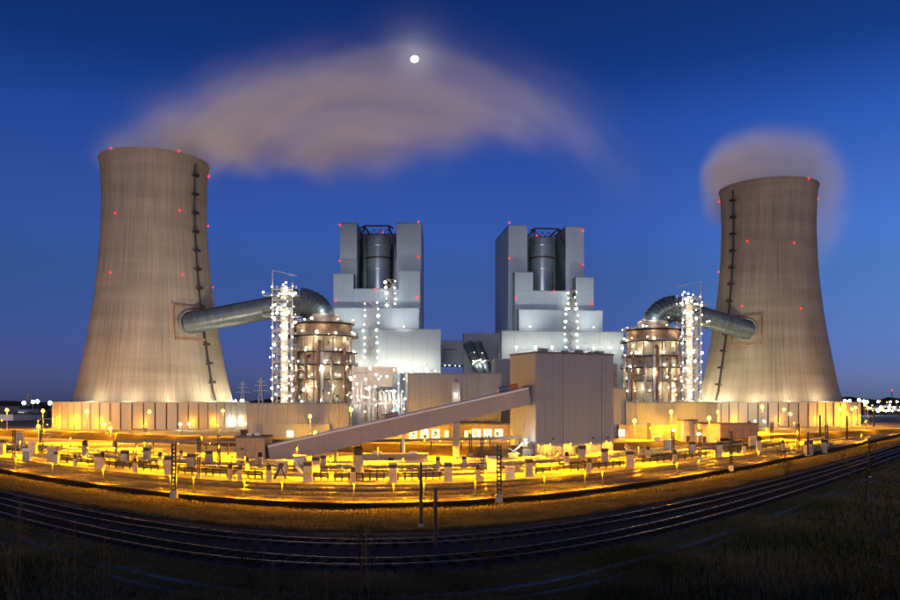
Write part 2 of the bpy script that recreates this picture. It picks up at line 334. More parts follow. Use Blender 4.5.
# ------------------------------------------------------------------ railway tracks
def offset_line(A, z, off, xs):
    pts = [C(A, x, z) for x in xs]; out = []
    for i, p in enumerate(pts):
        d = (pts[min(i+1, len(pts)-1)] - pts[max(i-1, 0)]); d.z = 0; d.normalize()
        out.append(p + Vector((-d.y, d.x, 0)) * off)
    return out
m_sleeper2 = mat('unlit_sleeper', (0.022, 0.02, 0.019), 0.95, 0, 0.3, 0.8, spec=0.03)  # near-black copy for the unlit tracks, their darkness put into the colour
def track(A, z, gauge, label, rw=0.11):
    xs = list(range(-140, 960, 7)); org = C(A, 450, z)
    t = thing('railway_track', org, label, 'track', 'tracks along the plant')
    for sd in (-1, 1):
        ln = offset_line(A, z, sd * gauge / 2, xs); b = MB()
        hs = rw / 0.11 * (1.0 if rw > 0.1 else 0.75); prof = [(q_, 0.09 + (h_ - 0.10) * hs) for q_, h_ in ((-rw * 1.4, 0.10), (-rw * .5, 0.16), (-rw, 0.28), (-rw, 0.36), (rw, 0.36), (rw, 0.28), (rw * .5, 0.16), (rw * 1.4, 0.10))]
        vs = []; fs = []; k = len(prof)
        for i, p in enumerate(ln):
            d = ln[min(i+1, len(ln)-1)] - ln[max(i-1, 0)]; d.z = 0; d.normalize(); s = Vector((-d.y, d.x, 0))
            vs += [p + s * a + Vector((0, 0, h)) for a, h in prof]
        for i in range(len(ln) - 1):
            for j in range(k): j2 = (j + 1) % k; fs.append((i*k+j, (i+1)*k+j, (i+1)*k+j2, i*k+j2))
        b.add(vs, fs); b.build('rail', m_rail, t)
    pts = [C(A, x, z) for x in range(-140, 940, 2)]; b = MB(); acc = 0; step = gauge * 0.62
    for p, q in zip(pts, pts[1:]):
        L = (q - p).length; d = (q - p).normalized(); s = Vector((-d.y, d.x, 0)) * gauge * 0.85
        while acc < L:
            c = p + d * acc + Vector((0, 0, 0.0)); b.beam(c - s, c + s, 0.28 * gauge / 1.5, 0.22); acc += step
        acc -= L
    b.build('sleepers', m_sleeper if A < 120 else m_sleeper2, t)['kind'] = 'stuff'
track(87.5, ZT, 1.6, 'lit railway track nearest the yard lamps and pillars')
track(92.5, ZT, 1.6, 'middle one of the three lamplit railway tracks')
track(98, ZT, 1.6, 'lamplit railway track on the outer edge of the raised bed')
track(141.5, ZN + 0.45, 2.3, 'dark railway track with glinting rails just below the grass verge', 0.075)
track(161.5, ZN + 0.45, 2.5, 'dark railway track nearest the dirt road', 0.075)

# ------------------------------------------------------------------ cooling towers
prof = [(46.0, 14.2), (43.2, 22), (39.8, 40), (36.5, 58), (33.7, 76), (31.7, 94), (30.3, 112), (29.7, 132), (30.2, 150), (30.9, 157)]
def rad(z):
    for (r0, z0), (r1, z1) in zip(prof, prof[1:]):
        if z0 <= z <= z1: return r0 + (r1 - r0) * (z - z0) / (z1 - z0)
    return prof[-1][0]
def smooth_prof(m=60):
    zs = [14.2 + (157 - 14.2) * i / m for i in range(m + 1)]; rr = [rad(z) for z in zs]
    for _ in range(6): rr = [rr[0]] + [(rr[i-1] + 2*rr[i] + rr[i+1]) / 4 for i in range(1, m)] + [rr[-1]]
    return list(zip(rr, zs))
def cooling_tower(ax, label, ladder_az, duct_az, duct_z, beacons, duct_r):
    ax = Vector((ax[0], ax[1], 0)); t = thing('cooling_tower', ax, label, 'cooling tower', 'cooling towers')
    fr = math.atan2(-ax.y, -ax.x)                      # towards the camera
    def at(az, r, z): a = fr + R(az); return ax + Vector((r * math.cos(a), r * math.sin(a), z))
    sp = smooth_prof(); b = MB()
    out = [(r, z) for r, z in sp] + [(31.5, 157), (31.5, 158.2), (29.9, 158.2)] + [(r - 0.9, z) for r, z in reversed(sp)]
    b.lathe(out, 160, ax, close=True); b.build('shell', m_shell, t, smooth=True)
    # screen of upright panels round the air inlet
    b = MB(); b.lathe([(52.5, 0), (52.5, 13.6), (46.5, 14.4), (45.8, 14.4)], 72, ax); b.build('inlet_shade', m_inlet_shade, t)  # near-black sheet for the shade among the columns behind the gaps
    b = MB(); N = 60; wd = 2 * math.pi * 55 / N * 0.9
    b.box((-0.18, -wd / 2, 0.1), (0.18, wd / 2, 14.6)); b.box((0.18, -wd/2, 0.1), (0.42, -wd/2 + 0.25, 14.6))
    src = None
    for k in range(N):
        a = fr + 2 * math.pi * (k + 0.5) / N
        loc = Vector((55 * math.cos(a), 55 * math.sin(a), 0))
        if src is None: src = b.build('panel', m_panel, t, org=(0, 0, 0)); src.location = loc; src.rotation_euler.z = a + R(random.uniform(-5, 5))
        else: inst(src, 'panel', t, loc, a + R(random.uniform(-5, 5)))
    b = MB(); b.lathe([(55.5, 14.6), (55.5, 15.1), (46.2, 15.3), (46.2, 14.9)], 72, ax, close=True); b.build('panel_cap', m_conc, t)
    # ladder with rest platforms
    b = MB(); z = 16.0; path = []
    while z < 157: path.append(at(ladder_az, rad(z) + 0.9, z)); z += 3
    for p, q in zip(path, path[1:]): b.beam(p, q, 1.1, 0.5)
    b.build('ladder', m_dark, t)
    for z in range(26, 156, 11):
        b = MB(); b.M = Matrix.Translation(at(ladder_az, rad(z) + 1.0, z)) @ Matrix.Rotation(fr + R(ladder_az), 4, 'Z')
        b.box((-0.6, -2.2, -0.25), (1.3, 2.2, 0.1)); b.box((1.2, -2.2, 0.1), (1.3, 2.2, 1.2)); b.build('rest_platform', m_dark, t)
    # frame of the duct opening with its gallery
    a = fr + R(duct_az); b = MB(); b.M = Matrix.Translation(at(duct_az, rad(duct_z), duct_z)) @ Matrix.Rotation(a, 4, 'Z')
    k = duct_r + 2.2
    k += 1.2; b.box((-2, -k, -k), (1.9, k, -k + 0.4)); b.box((-1, -k, k - 0.4), (0.6, k, k)); b.box((-1, -k, -k), (0.6, -k + 0.4, k)); b.box((-1, k - 0.4, -k), (0.6, k, k)); b.box((-1, -k, 1.0), (0.5, -duct_r - 1.5, 1.3))
    b.box((1.5, -k, -k + 0.4), (1.6, k, -k + 1.5)); b.build('duct_frame', m_rust, t)
    b = MB(); b.M = Matrix.Translation(at(duct_az, rad(duct_z), duct_z)) @ Matrix.Rotation(a, 4, 'Z') @ Matrix.Rotation(R(90), 4, 'Y')
    b.lathe([(duct_r + 0.3, -2), (duct_r + 0.3, 1.2), (duct_r + 0.9, 1.2), (duct_r + 0.9, -2)], 28, close=True); b.build('duct_collar', m_galv, t, smooth=True)
    for az, z in beacons: lamp(t, at(az, rad(min(z, 157)) + 0.6, z), bulb_red, 'warning_light', 0.6 if z < 150 else 0.75)
    return t, at
TL, TR = Vector((-177.0, 480.0, 0)), Vector((213.8, 537.8, 0))
tl, atl = cooling_tower(TL, 'tall concrete cooling tower on the left with steam trailing away', 45, 31, 60,
    [(-48, 158.4), (24, 158.6), (80, 152), (-44, 122), (26, 125), (82, 122), (-46, 88), (27, 88), (84, 85)], 6.4)
tr, atr = cooling_tower(TR, 'concrete cooling tower on the right capped by a steam hood', -43, -21, 61,
    [(-86, 152), (50, 157.5), (84, 148), (-24, 119), (30, 116), (-86, 104), (-27, 77), (34, 74), (-84, 68)], 6.4)
# small white lamps along the inner edge of each panel cap
for t, at, s in ((tl, atl, 1), (tr, atr, -1)):
    for az in (52, 60, 68, 76, 84): lamp(t, at(az * s, 51.5, 16.0), bulb, 'lamp', 0.9)
    for az in (35, 55, 75): plight(t, 'flood', at(az * s, 54.0, 18.0), 14000, (1.0, 0.84, 0.52), 0.8)
    for az in (8, -14, -38): plight(t, 'flood', at(az * s, 52.5, 17.5), 7000, (1.0, 0.78, 0.46), 0.8)
for t, at, s in ((tl, atl, 1), (tr, atr, -1)):
    for az, wt, cc in ((-78, 5200, SOD), (-64, 5200, SOD), (-47, 4200, SOD), (-30, 2600, SOD), (-6, 1500, SOD), (20, 2000, SOD), (34, 2600, SOD), (48, 2600, WHT), (60, 2600, WHT), (74, 2400, SOD)):
        lamp(t, at(az * s, 58.0, 2.2), bulb_sod if cc is SOD else bulb, 'wall_lamp', 0.4); plight(t, 'light', at(az * s, 58.2, 4.0), wt, cc, 0.3)
spot(tl, 'flood', (-92, 388, 17), (-168, 472, 82), 260000, (1.0, 0.80, 0.58), 75, 1.0, 1.5)
spot(tl, 'flood', (-205, 360, 10), (-180, 470, 70), 150000, (1.0, 0.80, 0.60), 75, 1.0, 1.5)
spot(tr, 'flood', (128, 425, 17), (190, 512, 40), 330000, (1.0, 0.80, 0.46), 60, 1.0, 1.5)

# ------------------------------------------------------------------ scrubbers, flue ducts and stair towers
def arc(c, r, d, a0, a1, n=9):
    """quarter bend in the upright plane through direction d; 0 = vertical rise, 90 = level run"""
    o = []
    for i in range(n + 1):
        a = R(a0 + (a1 - a0) * i / n); o.append(c + d * (r - r * math.cos(a)) + Vector((0, 0, r * math.sin(a))))
    return o
def scrubber(c, rv, entry, top_z, side, lab):
    c = Vector((c[0], c[1], 0)); t = thing('scrubber', c, lab + ' scrubber vessel wrapped in pipes, ring platforms and lamps', 'scrubber', 'flue gas scrubbers')
    b = MB(); b.lathe([(rv - 0.6, 0), (rv - 0.6, 52), (rv * 1.02, 55)], 48, c); b.build('vessel', m_vess, t, smooth=True)
    b = MB(); b.lathe([(rv * 1.02, 55), (rv * 1.02, 60.5), (rv * 0.97, 61), (rv * 0.55, 65), (rv * 0.44, 66)], 48, c); b.build('head', m_rust, t, smooth=True)
    fr = math.atan2(-c.y, -c.x)
    def at(az, r, z): a = fr + R(az); return c + Vector((r * math.cos(a), r * math.sin(a), z))
    for z, ro in ((28, 3.0), (36.5, 4.0), (44, 3.2), (53.5, 4.4), (61.2, 1.8)):
        b = MB(); b.lathe([(rv - 1, z), (rv + ro, z), (rv + ro, z + 0.45), (rv - 1, z + 0.45)], 48, c, close=True); pl = b.build('ring_platform', m_dark, t)
        b = MB()
        for k in range(40):
            p = at(k * 9, rv + ro - 0.15, z + 0.4); b.beam(p, p + Vector((0, 0, 1.5)), 0.2)
        for h in (0.9, 1.8):
            for k in range(40): b.beam(at(k * 9, rv + ro - 0.15, z + h), at(k * 9 + 9, rv + ro - 0.15, z + h), 0.22)
        b.build('railing', m_galv, pl)
    # upright recirculation pipes with cranked heads
    for az, zt, r in ((-62, 44, 1.0), (-38, 47, 1.1), (-14, 40, 1.0), (8, 50, 1.2), (30, 42, 1.0), (52, 46, 1.1), (74, 38, 0.9)):
        az *= side; p0 = at(az, rv + 3.2, 0); p1 = at(az, rv + 3.2, zt - 3); p2 = at(az, rv + 2.4, zt - 0.8); p3 = at(az, rv - 1, zt)
        b = MB(); b.tube([p0, p1, p2, p3], r, 10); pi = b.build('riser_pipe', m_rust if int(zt) % 4 else m_vess, t, smooth=True)
        for z in (16, 24, 33):
            if z < zt - 4: bb = MB(); bb.lathe([(r, z - .3), (r + 0.45, z - .3), (r + 0.45, z + .3), (r, z + .3)], 12, Vector((p0.x, p0.y, 0)), close=True); bb.build('flange', m_galv, pi)
    for k in range(9):      # buckstays on the jacket
        b = MB(); az = -80 + 20 * k; b.beam(at(az, rv, 2), at(az, rv, 53), 0.5); b.build('buckstay', m_rust, t)
    b = MB()                # box duct down the front
    p = at(4 * side, rv + 2.0, 0); b.box((p.x - 1.6, p.y - 1.2, 22), (p.x + 1.6, p.y + 1.2, 44)); b.tube([(p.x, p.y, 22.5), (p.x + side * 1.5, p.y, 17), (p.x + side * 1.5, p.y, 2)], 1.0, 10); b.build('downcomer', m_white, t)
    for az in range(-75, 90, 25):   # pump hoods round the foot
        p = at(az, rv + 6, 14); b = MB(); b.ball(p, 2.0, 1, 1, 1.1, 10, 6); b.tube([p, p + Vector((0, 0, 3.2))], 0.5, 8); b.build('tank', m_galv, t, smooth=True)
    for k in range(34):     # small bore pipes, boxes and cable trays
        az, z = random.uniform(-88, 88), random.uniform(15, 52); p = at(az, rv + random.uniform(0.8, 2.6), z); mm = random.choice((m_galv, m_rust, m_vess, m_white, m_dark)); b = MB()
        if k % 3 == 0: q = at(az, rv + 1.5, min(53, z + random.uniform(4, 14))); b.tube([p, q], 0.28, 6); b.build('pipe', mm, t)
        elif k % 3 == 1: b.tube([at(az + f * random.uniform(10, 24), rv + 2, z) for f in (0, 0.25, 0.5, 0.75, 1)], 0.3, 6); b.build('pipe', mm, t)
        else: b.cbox(p, (random.uniform(1, 2.4), 1.2, random.uniform(1, 2.6))); b.build('valve_box', mm, t)
    # elbow, then the long duct into the tower
    e = Vector(entry); d = Vector((e.x - c.x, e.y - c.y, 0)).normalized(); rb = 13.5
    z0 = top_z - rb; path = [c + Vector((0, 0, 60)), c + Vector((0, 0, z0))] + arc(c + Vector((0, 0, z0)), rb, d, 8, 90, 9)
    b = MB(); b.tube(path, [8.6, 8.6] + [8.3] * 10, 32); el = b.build('elbow', m_duct, t, smooth=True)
    pts = path[2:]
    for i, p in enumerate(path[1:]):
        q = path[min(i + 2, len(path) - 1)]; dd = (q - path[i]).normalized(); b = MB(); b.tube([p - dd * 0.28, p + dd * 0.28], 8.75, 32); b.build('flange', m_duct2, el, smooth=True)
    b = MB(); b.lathe([(9.2, 63.5), (9.9, 65.5), (9.9, 67), (8.8, 67.4)], 36, c); b.build('collar', m_vess, t, smooth=True)
    a = path[-1]; du = thing('flue_gas_duct', a, 'ribbed grey flue gas duct sloping from the %s stair tower into the cooling tower' % lab.split()[0], 'duct', 'flue gas ducts')
    dd = (e - a).normalized(); L = (e - a).length
    b = MB(); b.tube([a + dd * 0.35, a + dd * 7, a + dd * 13, e + dd * 3], [8.2, 8.0, 6.5, 6.3], 32); b.build('pipe', m_duct, du, smooth=True)
    k = 15
    while k < L - 1:
        p = a + dd * k; b = MB(); b.tube([p - dd * 0.2, p + dd * 0.2], 6.62, 32); b.build('flange', m_duct2, du, smooth=True); k += 4.6
    # lamps on the platforms
    for az, z in [(random.uniform(-85, 85), random.choice((29.5, 38, 45.5, 55, 62.5, 18, 22))) for _ in range(22)] + [(-80, 56), (-60, 63), (-45, 56), (-30, 47), (-70, 46), (-20, 31), (5, 39), (-50, 38), (22, 47), (40, 39), (60, 56), (78, 63), (85, 56), (65, 31), (30, 31), (-62, 30), (-35, 22), (10, 20), (48, 20), (-10, 56), (25, 63), (-20, 63), (72, 45), (-5, 16), (33, 16), (-45, 16)]:
        lamp(t, at(az, rv + 1.9, z), bulb, 'lamp', random.uniform(0.75, 1.15))
    for az, z, wt in ((-70, 24, 900), (-45, 33, 900), (-25, 22, 1300), (0, 32, 900), (18, 22, 1300), (42, 33, 1000), (62, 23, 900), (-60, 48, 900), (-20, 49, 900), (25, 48, 900), (65, 49, 900), (-50, 58, 700), (0, 58, 700), (50, 58, 700)):
        plight(t, 'light', at(az, rv + 4.5, z + 2), wt * 1.6, (1.0, 0.83, 0.50), 0.5)
    for az in (-60, 0, 60): plight(t, 'light', at(az, 11, 69), 1500, (0.95, 1.0, 0.9), 0.6)
    return t, a, d
LW = (1.0, 0.88, 0.62)
def stair_tower(x0, x1, y0, y1, zt, lab, side):
    o = Vector(((x0 + x1) / 2, (y0 + y1) / 2, 0)); t = thing('stair_tower', o, lab, 'stair tower', 'steel stair towers')
    cs = [(x0, y0), (x1, y0), (x1, y1), (x0, y1)]
    for x, y in cs: b = MB(); b.beam((x, y, 0), (x, y, zt), 0.7); b.build('column', m_galv, t)
    lv = list(range(8, int(zt) + 1, 6)); xm = (x0 + x1) / 2
    b = MB(); b.box((xm - 2.0, y0 + 5, 0), (xm + 2.2, y0 + 9, zt - 2)); b.build('light_catching_core', m_vess, t)  # pale core added inside the lattice to catch the lamp light
    b = MB(); b.box((x1 - 2.0, y0 + 4.2, 0), (x1 - 0.5, y0 + 5.2, zt - 14)); b.build('cable_tray', m_galv, t)
    for i, z in enumerate(lv):
        b = MB()
        for k in range(4): p, q = cs[k], cs[(k + 1) % 4]; b.beam((*p, z), (*q, z), 0.45)
        b.box((x0, y0 + (y1 - y0) * 0.55, z), (x1, y1, z + 0.2)); b.box((x0, y0, z), (x0 + 2.4, y1, z + 0.21)); b.box((x1 - 2.4, y0, z), (x1, y1, z + 0.21))
        for h in (0.8, 1.5):
            for k in range(4): p, q = cs[k], cs[(k + 1) % 4]; b.beam((*p, z + h), (*q, z + h), 0.13)
        b.build('landing', m_galv, t)
        b = MB()
        for k in range(4):
            p, q = cs[k], cs[(k + 1) % 4]
            if i % 2: p, q = q, p
            b.beam((*p, z - 6), (*q, z), 0.28)
        b.build('brace', m_galv, t)
        b = MB(); ya = y0 + 2; xa, xb = (x0 + 1, x1 - 1) if i % 2 else (x1 - 1, x0 + 1)
        b.beam((xa, ya, z - 6), (xb, ya, z), 1.6, 0.35); b.beam((xa, ya - 0.8, z - 5), (xb, ya - 0.8, z + 1), 0.12); b.build('stair_flight', m_galv, t)
        lamp(t, (x0 - 0.3, y0 - 0.5, z + 2.4), bulb, 'lamp', random.uniform(0.8, 1.15)); lamp(t, (x1 + 0.2, y0 - 0.5, z + 2.2), bulb, 'lamp', random.uniform(0.8, 1.15))
        plight(t, 'light', ((x0 + x1) / 2, y0 + 3, z + 3), 700, LW, 0.4)
        lamp(t, (random.uniform(x0, x1), y0 - 0.5, z + random.uniform(3.5, 6)), bulb, 'lamp', 0.9); lamp(t, (random.uniform(x0, x1), y0 + 4, z + random.uniform(1, 5)), bulb, 'lamp', 1.0)
        if i % 2 == 0: lamp(t, ((x0 + x1) / 2, y0 - 0.4, z + 2.6), bulb, 'lamp', random.uniform(0.7, 1.0))
    # head: platforms round the duct, davit and a cluster of lamps
    zt2 = lv[-1]
    for zz in (zt2 - 16, zt2 - 4):
        b = MB(); b.box((x0 - 5, y0 - 3, zz), (x1 + 5, y0 + 1, zz + 0.3)); b.box((x0 - 5, y0 - 3, zz + 1.2), (x1 + 5, y0 - 2.85, zz + 1.35)); b.box((x0 - 5, y0 - 3, zz + 0.3), (x0 - 4.85, y0 + 1, zz + 1.3)); b.build('head_platform', m_galv, t)
    b = MB(); x = x0 if side < 0 else x1
    b.beam((x, y0, zt), (x, y0, zt + 7), 0.4); b.beam((x - side * -9 * -1, y0, zt + 4.5), (x - side * 12, y0, zt + 4.0), 0.3); b.beam((x, y0, zt + 7), (x - side * 14, y0, zt + 4), 0.25); b.build('davit', m_galv, t)
    for k in range(18):
        wide = k % 2; lamp(t, (random.uniform(x0 - 4.6, x1 + 4.6) if wide else random.uniform(x0, x1), y0 - 3.0, random.choice((zt2 - 16, zt2 - 4)) + random.uniform(1.0, 2.2) if wide else zt2 + random.uniform(-14, 1)), bulb, 'lamp', random.uniform(0.7, 1.25))
    return t
el = atl(31, rad(60) - 1.0, 60); er = atr(-21, rad(61) - 1.0, 61)
sl, al, dl = scrubber((-76, 480), 16.8, el, 74.5, -1, 'left hand')
sr, ar, dr = scrubber((132, 520), 16.8, er, 75.5, 1, 'right hand')
stair_tower(-102.5, -91, 462, 474, 84, 'brightly lit lattice stair tower beside the left scrubber', -1)
stair_tower(146.5, 158, 504, 516, 84, 'brightly lit lattice stair tower beside the right scrubber', 1)

# ------------------------------------------------------------------ clad buildings
def clad(t, M, yaw, u0, u1, v0, v1, z0, z1, mp, mc, cell=(10, 14), faces='FLR', name='wall', gap=0.14, roof=None):
    org = ORG[t.name]; b = MB(M); b.box((u0, v0, z0), (u1, v1, z1)); wl = b.build(name, mc, t)
    for fc in faces:
        W = (u1 - u0) if fc == 'F' else (v1 - v0); Hh = z1 - z0; nu = max(1, round(W / cell[0])); nz = max(1, round(Hh / cell[1])); cw, ch = W / nu, Hh / nz
        b = MB(); g = gap / 2
        b.box((-cw / 2 + g, -0.16, -ch / 2 + g), (cw / 2 - g, 0.02, ch / 2 - g)); src = None
        for i in range(nu):
            for j in range(nz):
                zc = z0 + ch * (j + 0.5); s = cw * (i + 0.5); jit = random.uniform(-0.02, 0.02)
                if fc == 'F': p, rz = Vector((u0 + s, v0 + jit, zc)), 0
                elif fc == 'L': p, rz = Vector((u0 + jit, v1 - s, zc)), -math.pi / 2
                else: p, rz = Vector((u1 + jit, v0 + s, zc)), math.pi / 2
                loc = M @ p - org
                if src is None: src = b.build('panel', mp, wl, org=(0, 0, 0)); src.location = loc; src.rotation_euler.z = rz + yaw; ORG[src.name] = Vector()
                else: inst(src, 'panel', wl, loc, rz + yaw)
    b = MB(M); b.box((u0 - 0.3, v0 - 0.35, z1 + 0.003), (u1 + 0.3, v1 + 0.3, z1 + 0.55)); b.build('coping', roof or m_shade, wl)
    return wl
def stairs(t, M, u0, u1, v, z0, z1, step, lamps=True):
    """lit zig-zag stair standing against a wall"""
    b = MB(M)
    for u in (u0, u1): b.beam((u, v - 3.2, z0), (u, v - 3.2, z1 + 1.5), 0.35)
    k = 0; z = z0
    while z < z1 - 0.1:
        a, c = (u0 + 0.8, u1 - 0.8) if k % 2 else (u1 - 0.8, u0 + 0.8)
        b.beam((a, v - 2, z), (c, v - 2, z + step), 1.8, 0.4); b.box((min(c, c + (1.2 if c > a else -1.2)), v - 3.4, z + step), (max(c, c + (1.2 if c > a else -1.2)), v - 0.3, z + step + 0.25))
        b.beam((a, v - 3.1, z + 1.2), (c, v - 3.1, z + step + 1.2), 0.18); b.beam((u0, v - 3.2, z + step), (u1, v - 3.2, z + step), 0.25); z += step; k += 1
    st = b.build('staircase', m_galv, t); z = z0 + step * 0.6; k = 0
    while z < z1 + 1.5:
        for u in (u0 - 0.2, u1 + 0.2):
            lamp(st, M @ Vector((u, v - 3.6, z)), bulb, 'lamp', random.uniform(1.15, 1.45))
        z += step; k += 1
    return st
def boiler_house(Y, cx, yaw, lab, A, Bl, Bm, Br, Cc, D, st_hi, st_lo, beacons, mirror):
    """all boxes given in photograph pixels at the distance of that wall"""
    org = P(cx, HZ, Y); org.z = 0; t = thing('boiler_house', org, lab, 'boiler house', 'boiler houses')
    M = Matrix.Translation(org) @ Matrix.Rotation(yaw, 4, 'Z'); k = Y / FPX
    U = lambda px: (px - cx) * k
    Zf = lambda py: H - (py - HZ) * k
    # A: two piers, back wall and the open bay between them
    (a0, a1, a2, a3), atop = A; zt = Zf(atop)
    clad(t, M, yaw, U(a0), U(a1), 0, 62, 0, zt, m_clad, m_core, faces='FL' if mirror else 'F')
    clad(t, M, yaw, U(a2), U(a3), 0, 62, 0, zt, m_clad, m_core, faces='F' if mirror else 'FR')
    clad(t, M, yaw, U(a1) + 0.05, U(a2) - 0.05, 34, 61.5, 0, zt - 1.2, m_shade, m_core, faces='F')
    for u in (U(a1) + 3, U(a2) - 3):        # pale fins beside the silo
        b = MB(M); b.box((u - 1.3, 30, Zf(300)), (u + 1.3, 33.8, zt - 10)); b.build('fin', m_clad, t)
    b = MB(M); um = (U(a1) + U(a2)) / 2; rs = (U(a2) - U(a1)) * 0.315
    b.lathe([(rs, Zf(300)), (rs, zt - 8), (rs * 0.96, zt - 7)], 40, (um, 16, 0)); si = b.build('silo', m_silo, t, smooth=True)
    for z in (Zf(285), Zf(268), Zf(256), Zf(244)):
        b = MB(M); b.lathe([(rs, z), (rs + 0.45, z), (rs + 0.45, z + 1.1), (rs, z + 1.1)], 40, (um, 16, 0), close=True); b.build('hoop', m_dark if z == Zf(256) else m_silo, si)
    b = MB(M); zz = zt - 3.5; uu = rs * 1.32      # hoist frame over the silo
    fr = [(um - uu, 0.8, zz), (um - uu * 0.72, -0.8, zz + 1.6), (um + uu * 0.72, -0.8, zz + 1.6), (um + uu, 0.8, zz)]
    for p, q in zip(fr, fr[1:]): b.beam(p, q, 1.1)
    for s in (-1, 1):
        b.beam((um + s * uu * 0.72, -0.8, zz + 1.4), (um + s * rs * 1.03, 1.0, Zf(250)), 0.9); b.beam((um + s * uu * 0.72, -0.8, zz + 1.4), (um + s * uu * 1.15, 1.5, Zf(243)), 0.9); b.beam((um + s * uu * 1.15, 1.5, Zf(243)), (um + s * uu * 1.15, 1.5, Zf(258)), 0.6)
        b.beam((um + s * uu * 0.72, -0.8, zz + 1.5), (um + s * uu * 0.72, 30, zz + 1.5), 0.9)
    for i in range(6): a = um - uu * 0.6 + uu * 1.2 * i / 6; b.beam((a, 3, zz - 0.2 - (i % 2) * 4), (a + uu * 0.2, 3, zz - 0.2 - ((i + 1) % 2) * 4), 0.5)
    b.build('hoist_frame', m_dark, t)
    # B: stepped block in front
    fB = -10
    for (b0, b1, by) in (Bl, Bm, Br): clad(t, M, yaw, U(b0), U(b1), fB, -0.6, 0, Zf(by), m_clad, m_core, faces='F' + ('L' if (b0, b1, by) == Bl else '') + ('R' if (b0, b1, by) == Br else ''))
    fC = -18; clad(t, M, yaw, U(Cc[0]), U(Cc[1]), fC, fB - 0.6, 0, Zf(Cc[2]), m_clad, m_core)
    fD = -30; clad(t, M, yaw, U(D[0]), U(D[1]), fD, fC - 0.6, 0, Zf(D[2]), m_clad, m_core)
    stairs(t, M, U(st_hi[0]), U(st_hi[1]), fB, Zf(st_hi[3]), Zf(st_hi[2]), 4.3); stairs(t, M, U(st_lo[0]), U(st_lo[1]), fD if st_lo[4] else fC, Zf(st_lo[3]), Zf(st_lo[2]), 5.0)
    for px, py, v in beacons: inst(bulb_red, 'warning_light', t, (M @ Vector((U(px), v - 0.8, Zf(py)))) - org, 0, (0.8, 0.8, 0.8))
    return t, M, U, Zf
bl, Ml, Ul, Zl = boiler_house(620, 380.5, 0.0, 'pale stepped boiler house left of centre with open silo bay', ((340, 357, 396.5, 421), 223.5),
    (335.5, 355, 276), (355.05, 399.5, 291), (399.55, 420.5, 273), (336.5, 420, 311), (352, 441, 333), (388, 396, 286, 310), (370, 381, 308, 364, True),
    [(340, 225, 0), (379.5, 224, 32), (418.5, 222, 0), (340, 261, 0), (418.5, 257, 0), (337, 302, -10), (376.5, 291, -10), (418, 299, -10)], False)
br, Mr, Ur, Zr = boiler_house(640, 547, R(6.5), 'pale stepped boiler house right of centre showing its shaded side wall', ((508, 527, 566, 585), 226.5),
    (512, 530, 275), (530.05, 565, 293), (573, 591, 279), (514, 597, 313), (494, 613, 335), (565, 572, 293, 314), (555.5, 566, 313, 354, True),
    [(508.5, 224, 0), (545.5, 228, 32), (583.5, 230, 0), (508.5, 259, 0), (583.5, 264, 0), (512.5, 300, -10), (551, 293, -10), (589, 305, -10)], True)
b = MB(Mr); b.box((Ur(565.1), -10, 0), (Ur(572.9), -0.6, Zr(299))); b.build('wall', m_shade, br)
# flood lamps that wash the lower walls
for t, M, U, Z, xs, y in ((bl, Ml, Ul, Zl, (352, 362, 386, 398, 412, 428), 371), (br, Mr, Ur, Zr, (506, 524, 540, 580, 596, 608), 351)):
    for x in xs:
        p = M @ Vector((U(x), -40, Z(y))); lamp(t, p, bulb_big, 'floodlight', 0.85)
        b = MB(); b.beam((p.x, p.y, 0), (p.x, p.y, p.z), 0.5); b.build('lamp_post', m_galv, t)
        plight(t, 'flood', p + Vector((0, -1.2, 0.5)), 12000 if t is bl else 7000, (1.0, 0.71, 0.39), 1.0)
    for x in (xs[1], xs[3]): plight(t, 'flood', M @ Vector((U(x), -21 , Z(331))) + Vector((0, -6, 3)), 2500, (1.0, 0.76, 0.46), 1.0)

for t, M, U, Z, xs in ((bl, Ml, Ul, Zl, (349, 406)), (br, Mr, Ur, Zr, (522, 584))):  # floods added to brighten the middle steps of the walls
    for x in xs:
        p = M @ Vector((U(x), -29.0, Z(333) + 2.2)); lamp(t, p, bulb, 'floodlight', 0.6); spot(t, 'flood', M @ Vector((U(x), -46, Z(334))), M @ Vector((U(x), -6, Z(288))), 42000, (1.0, 0.86, 0.66), 100, 1.0, 1.0)

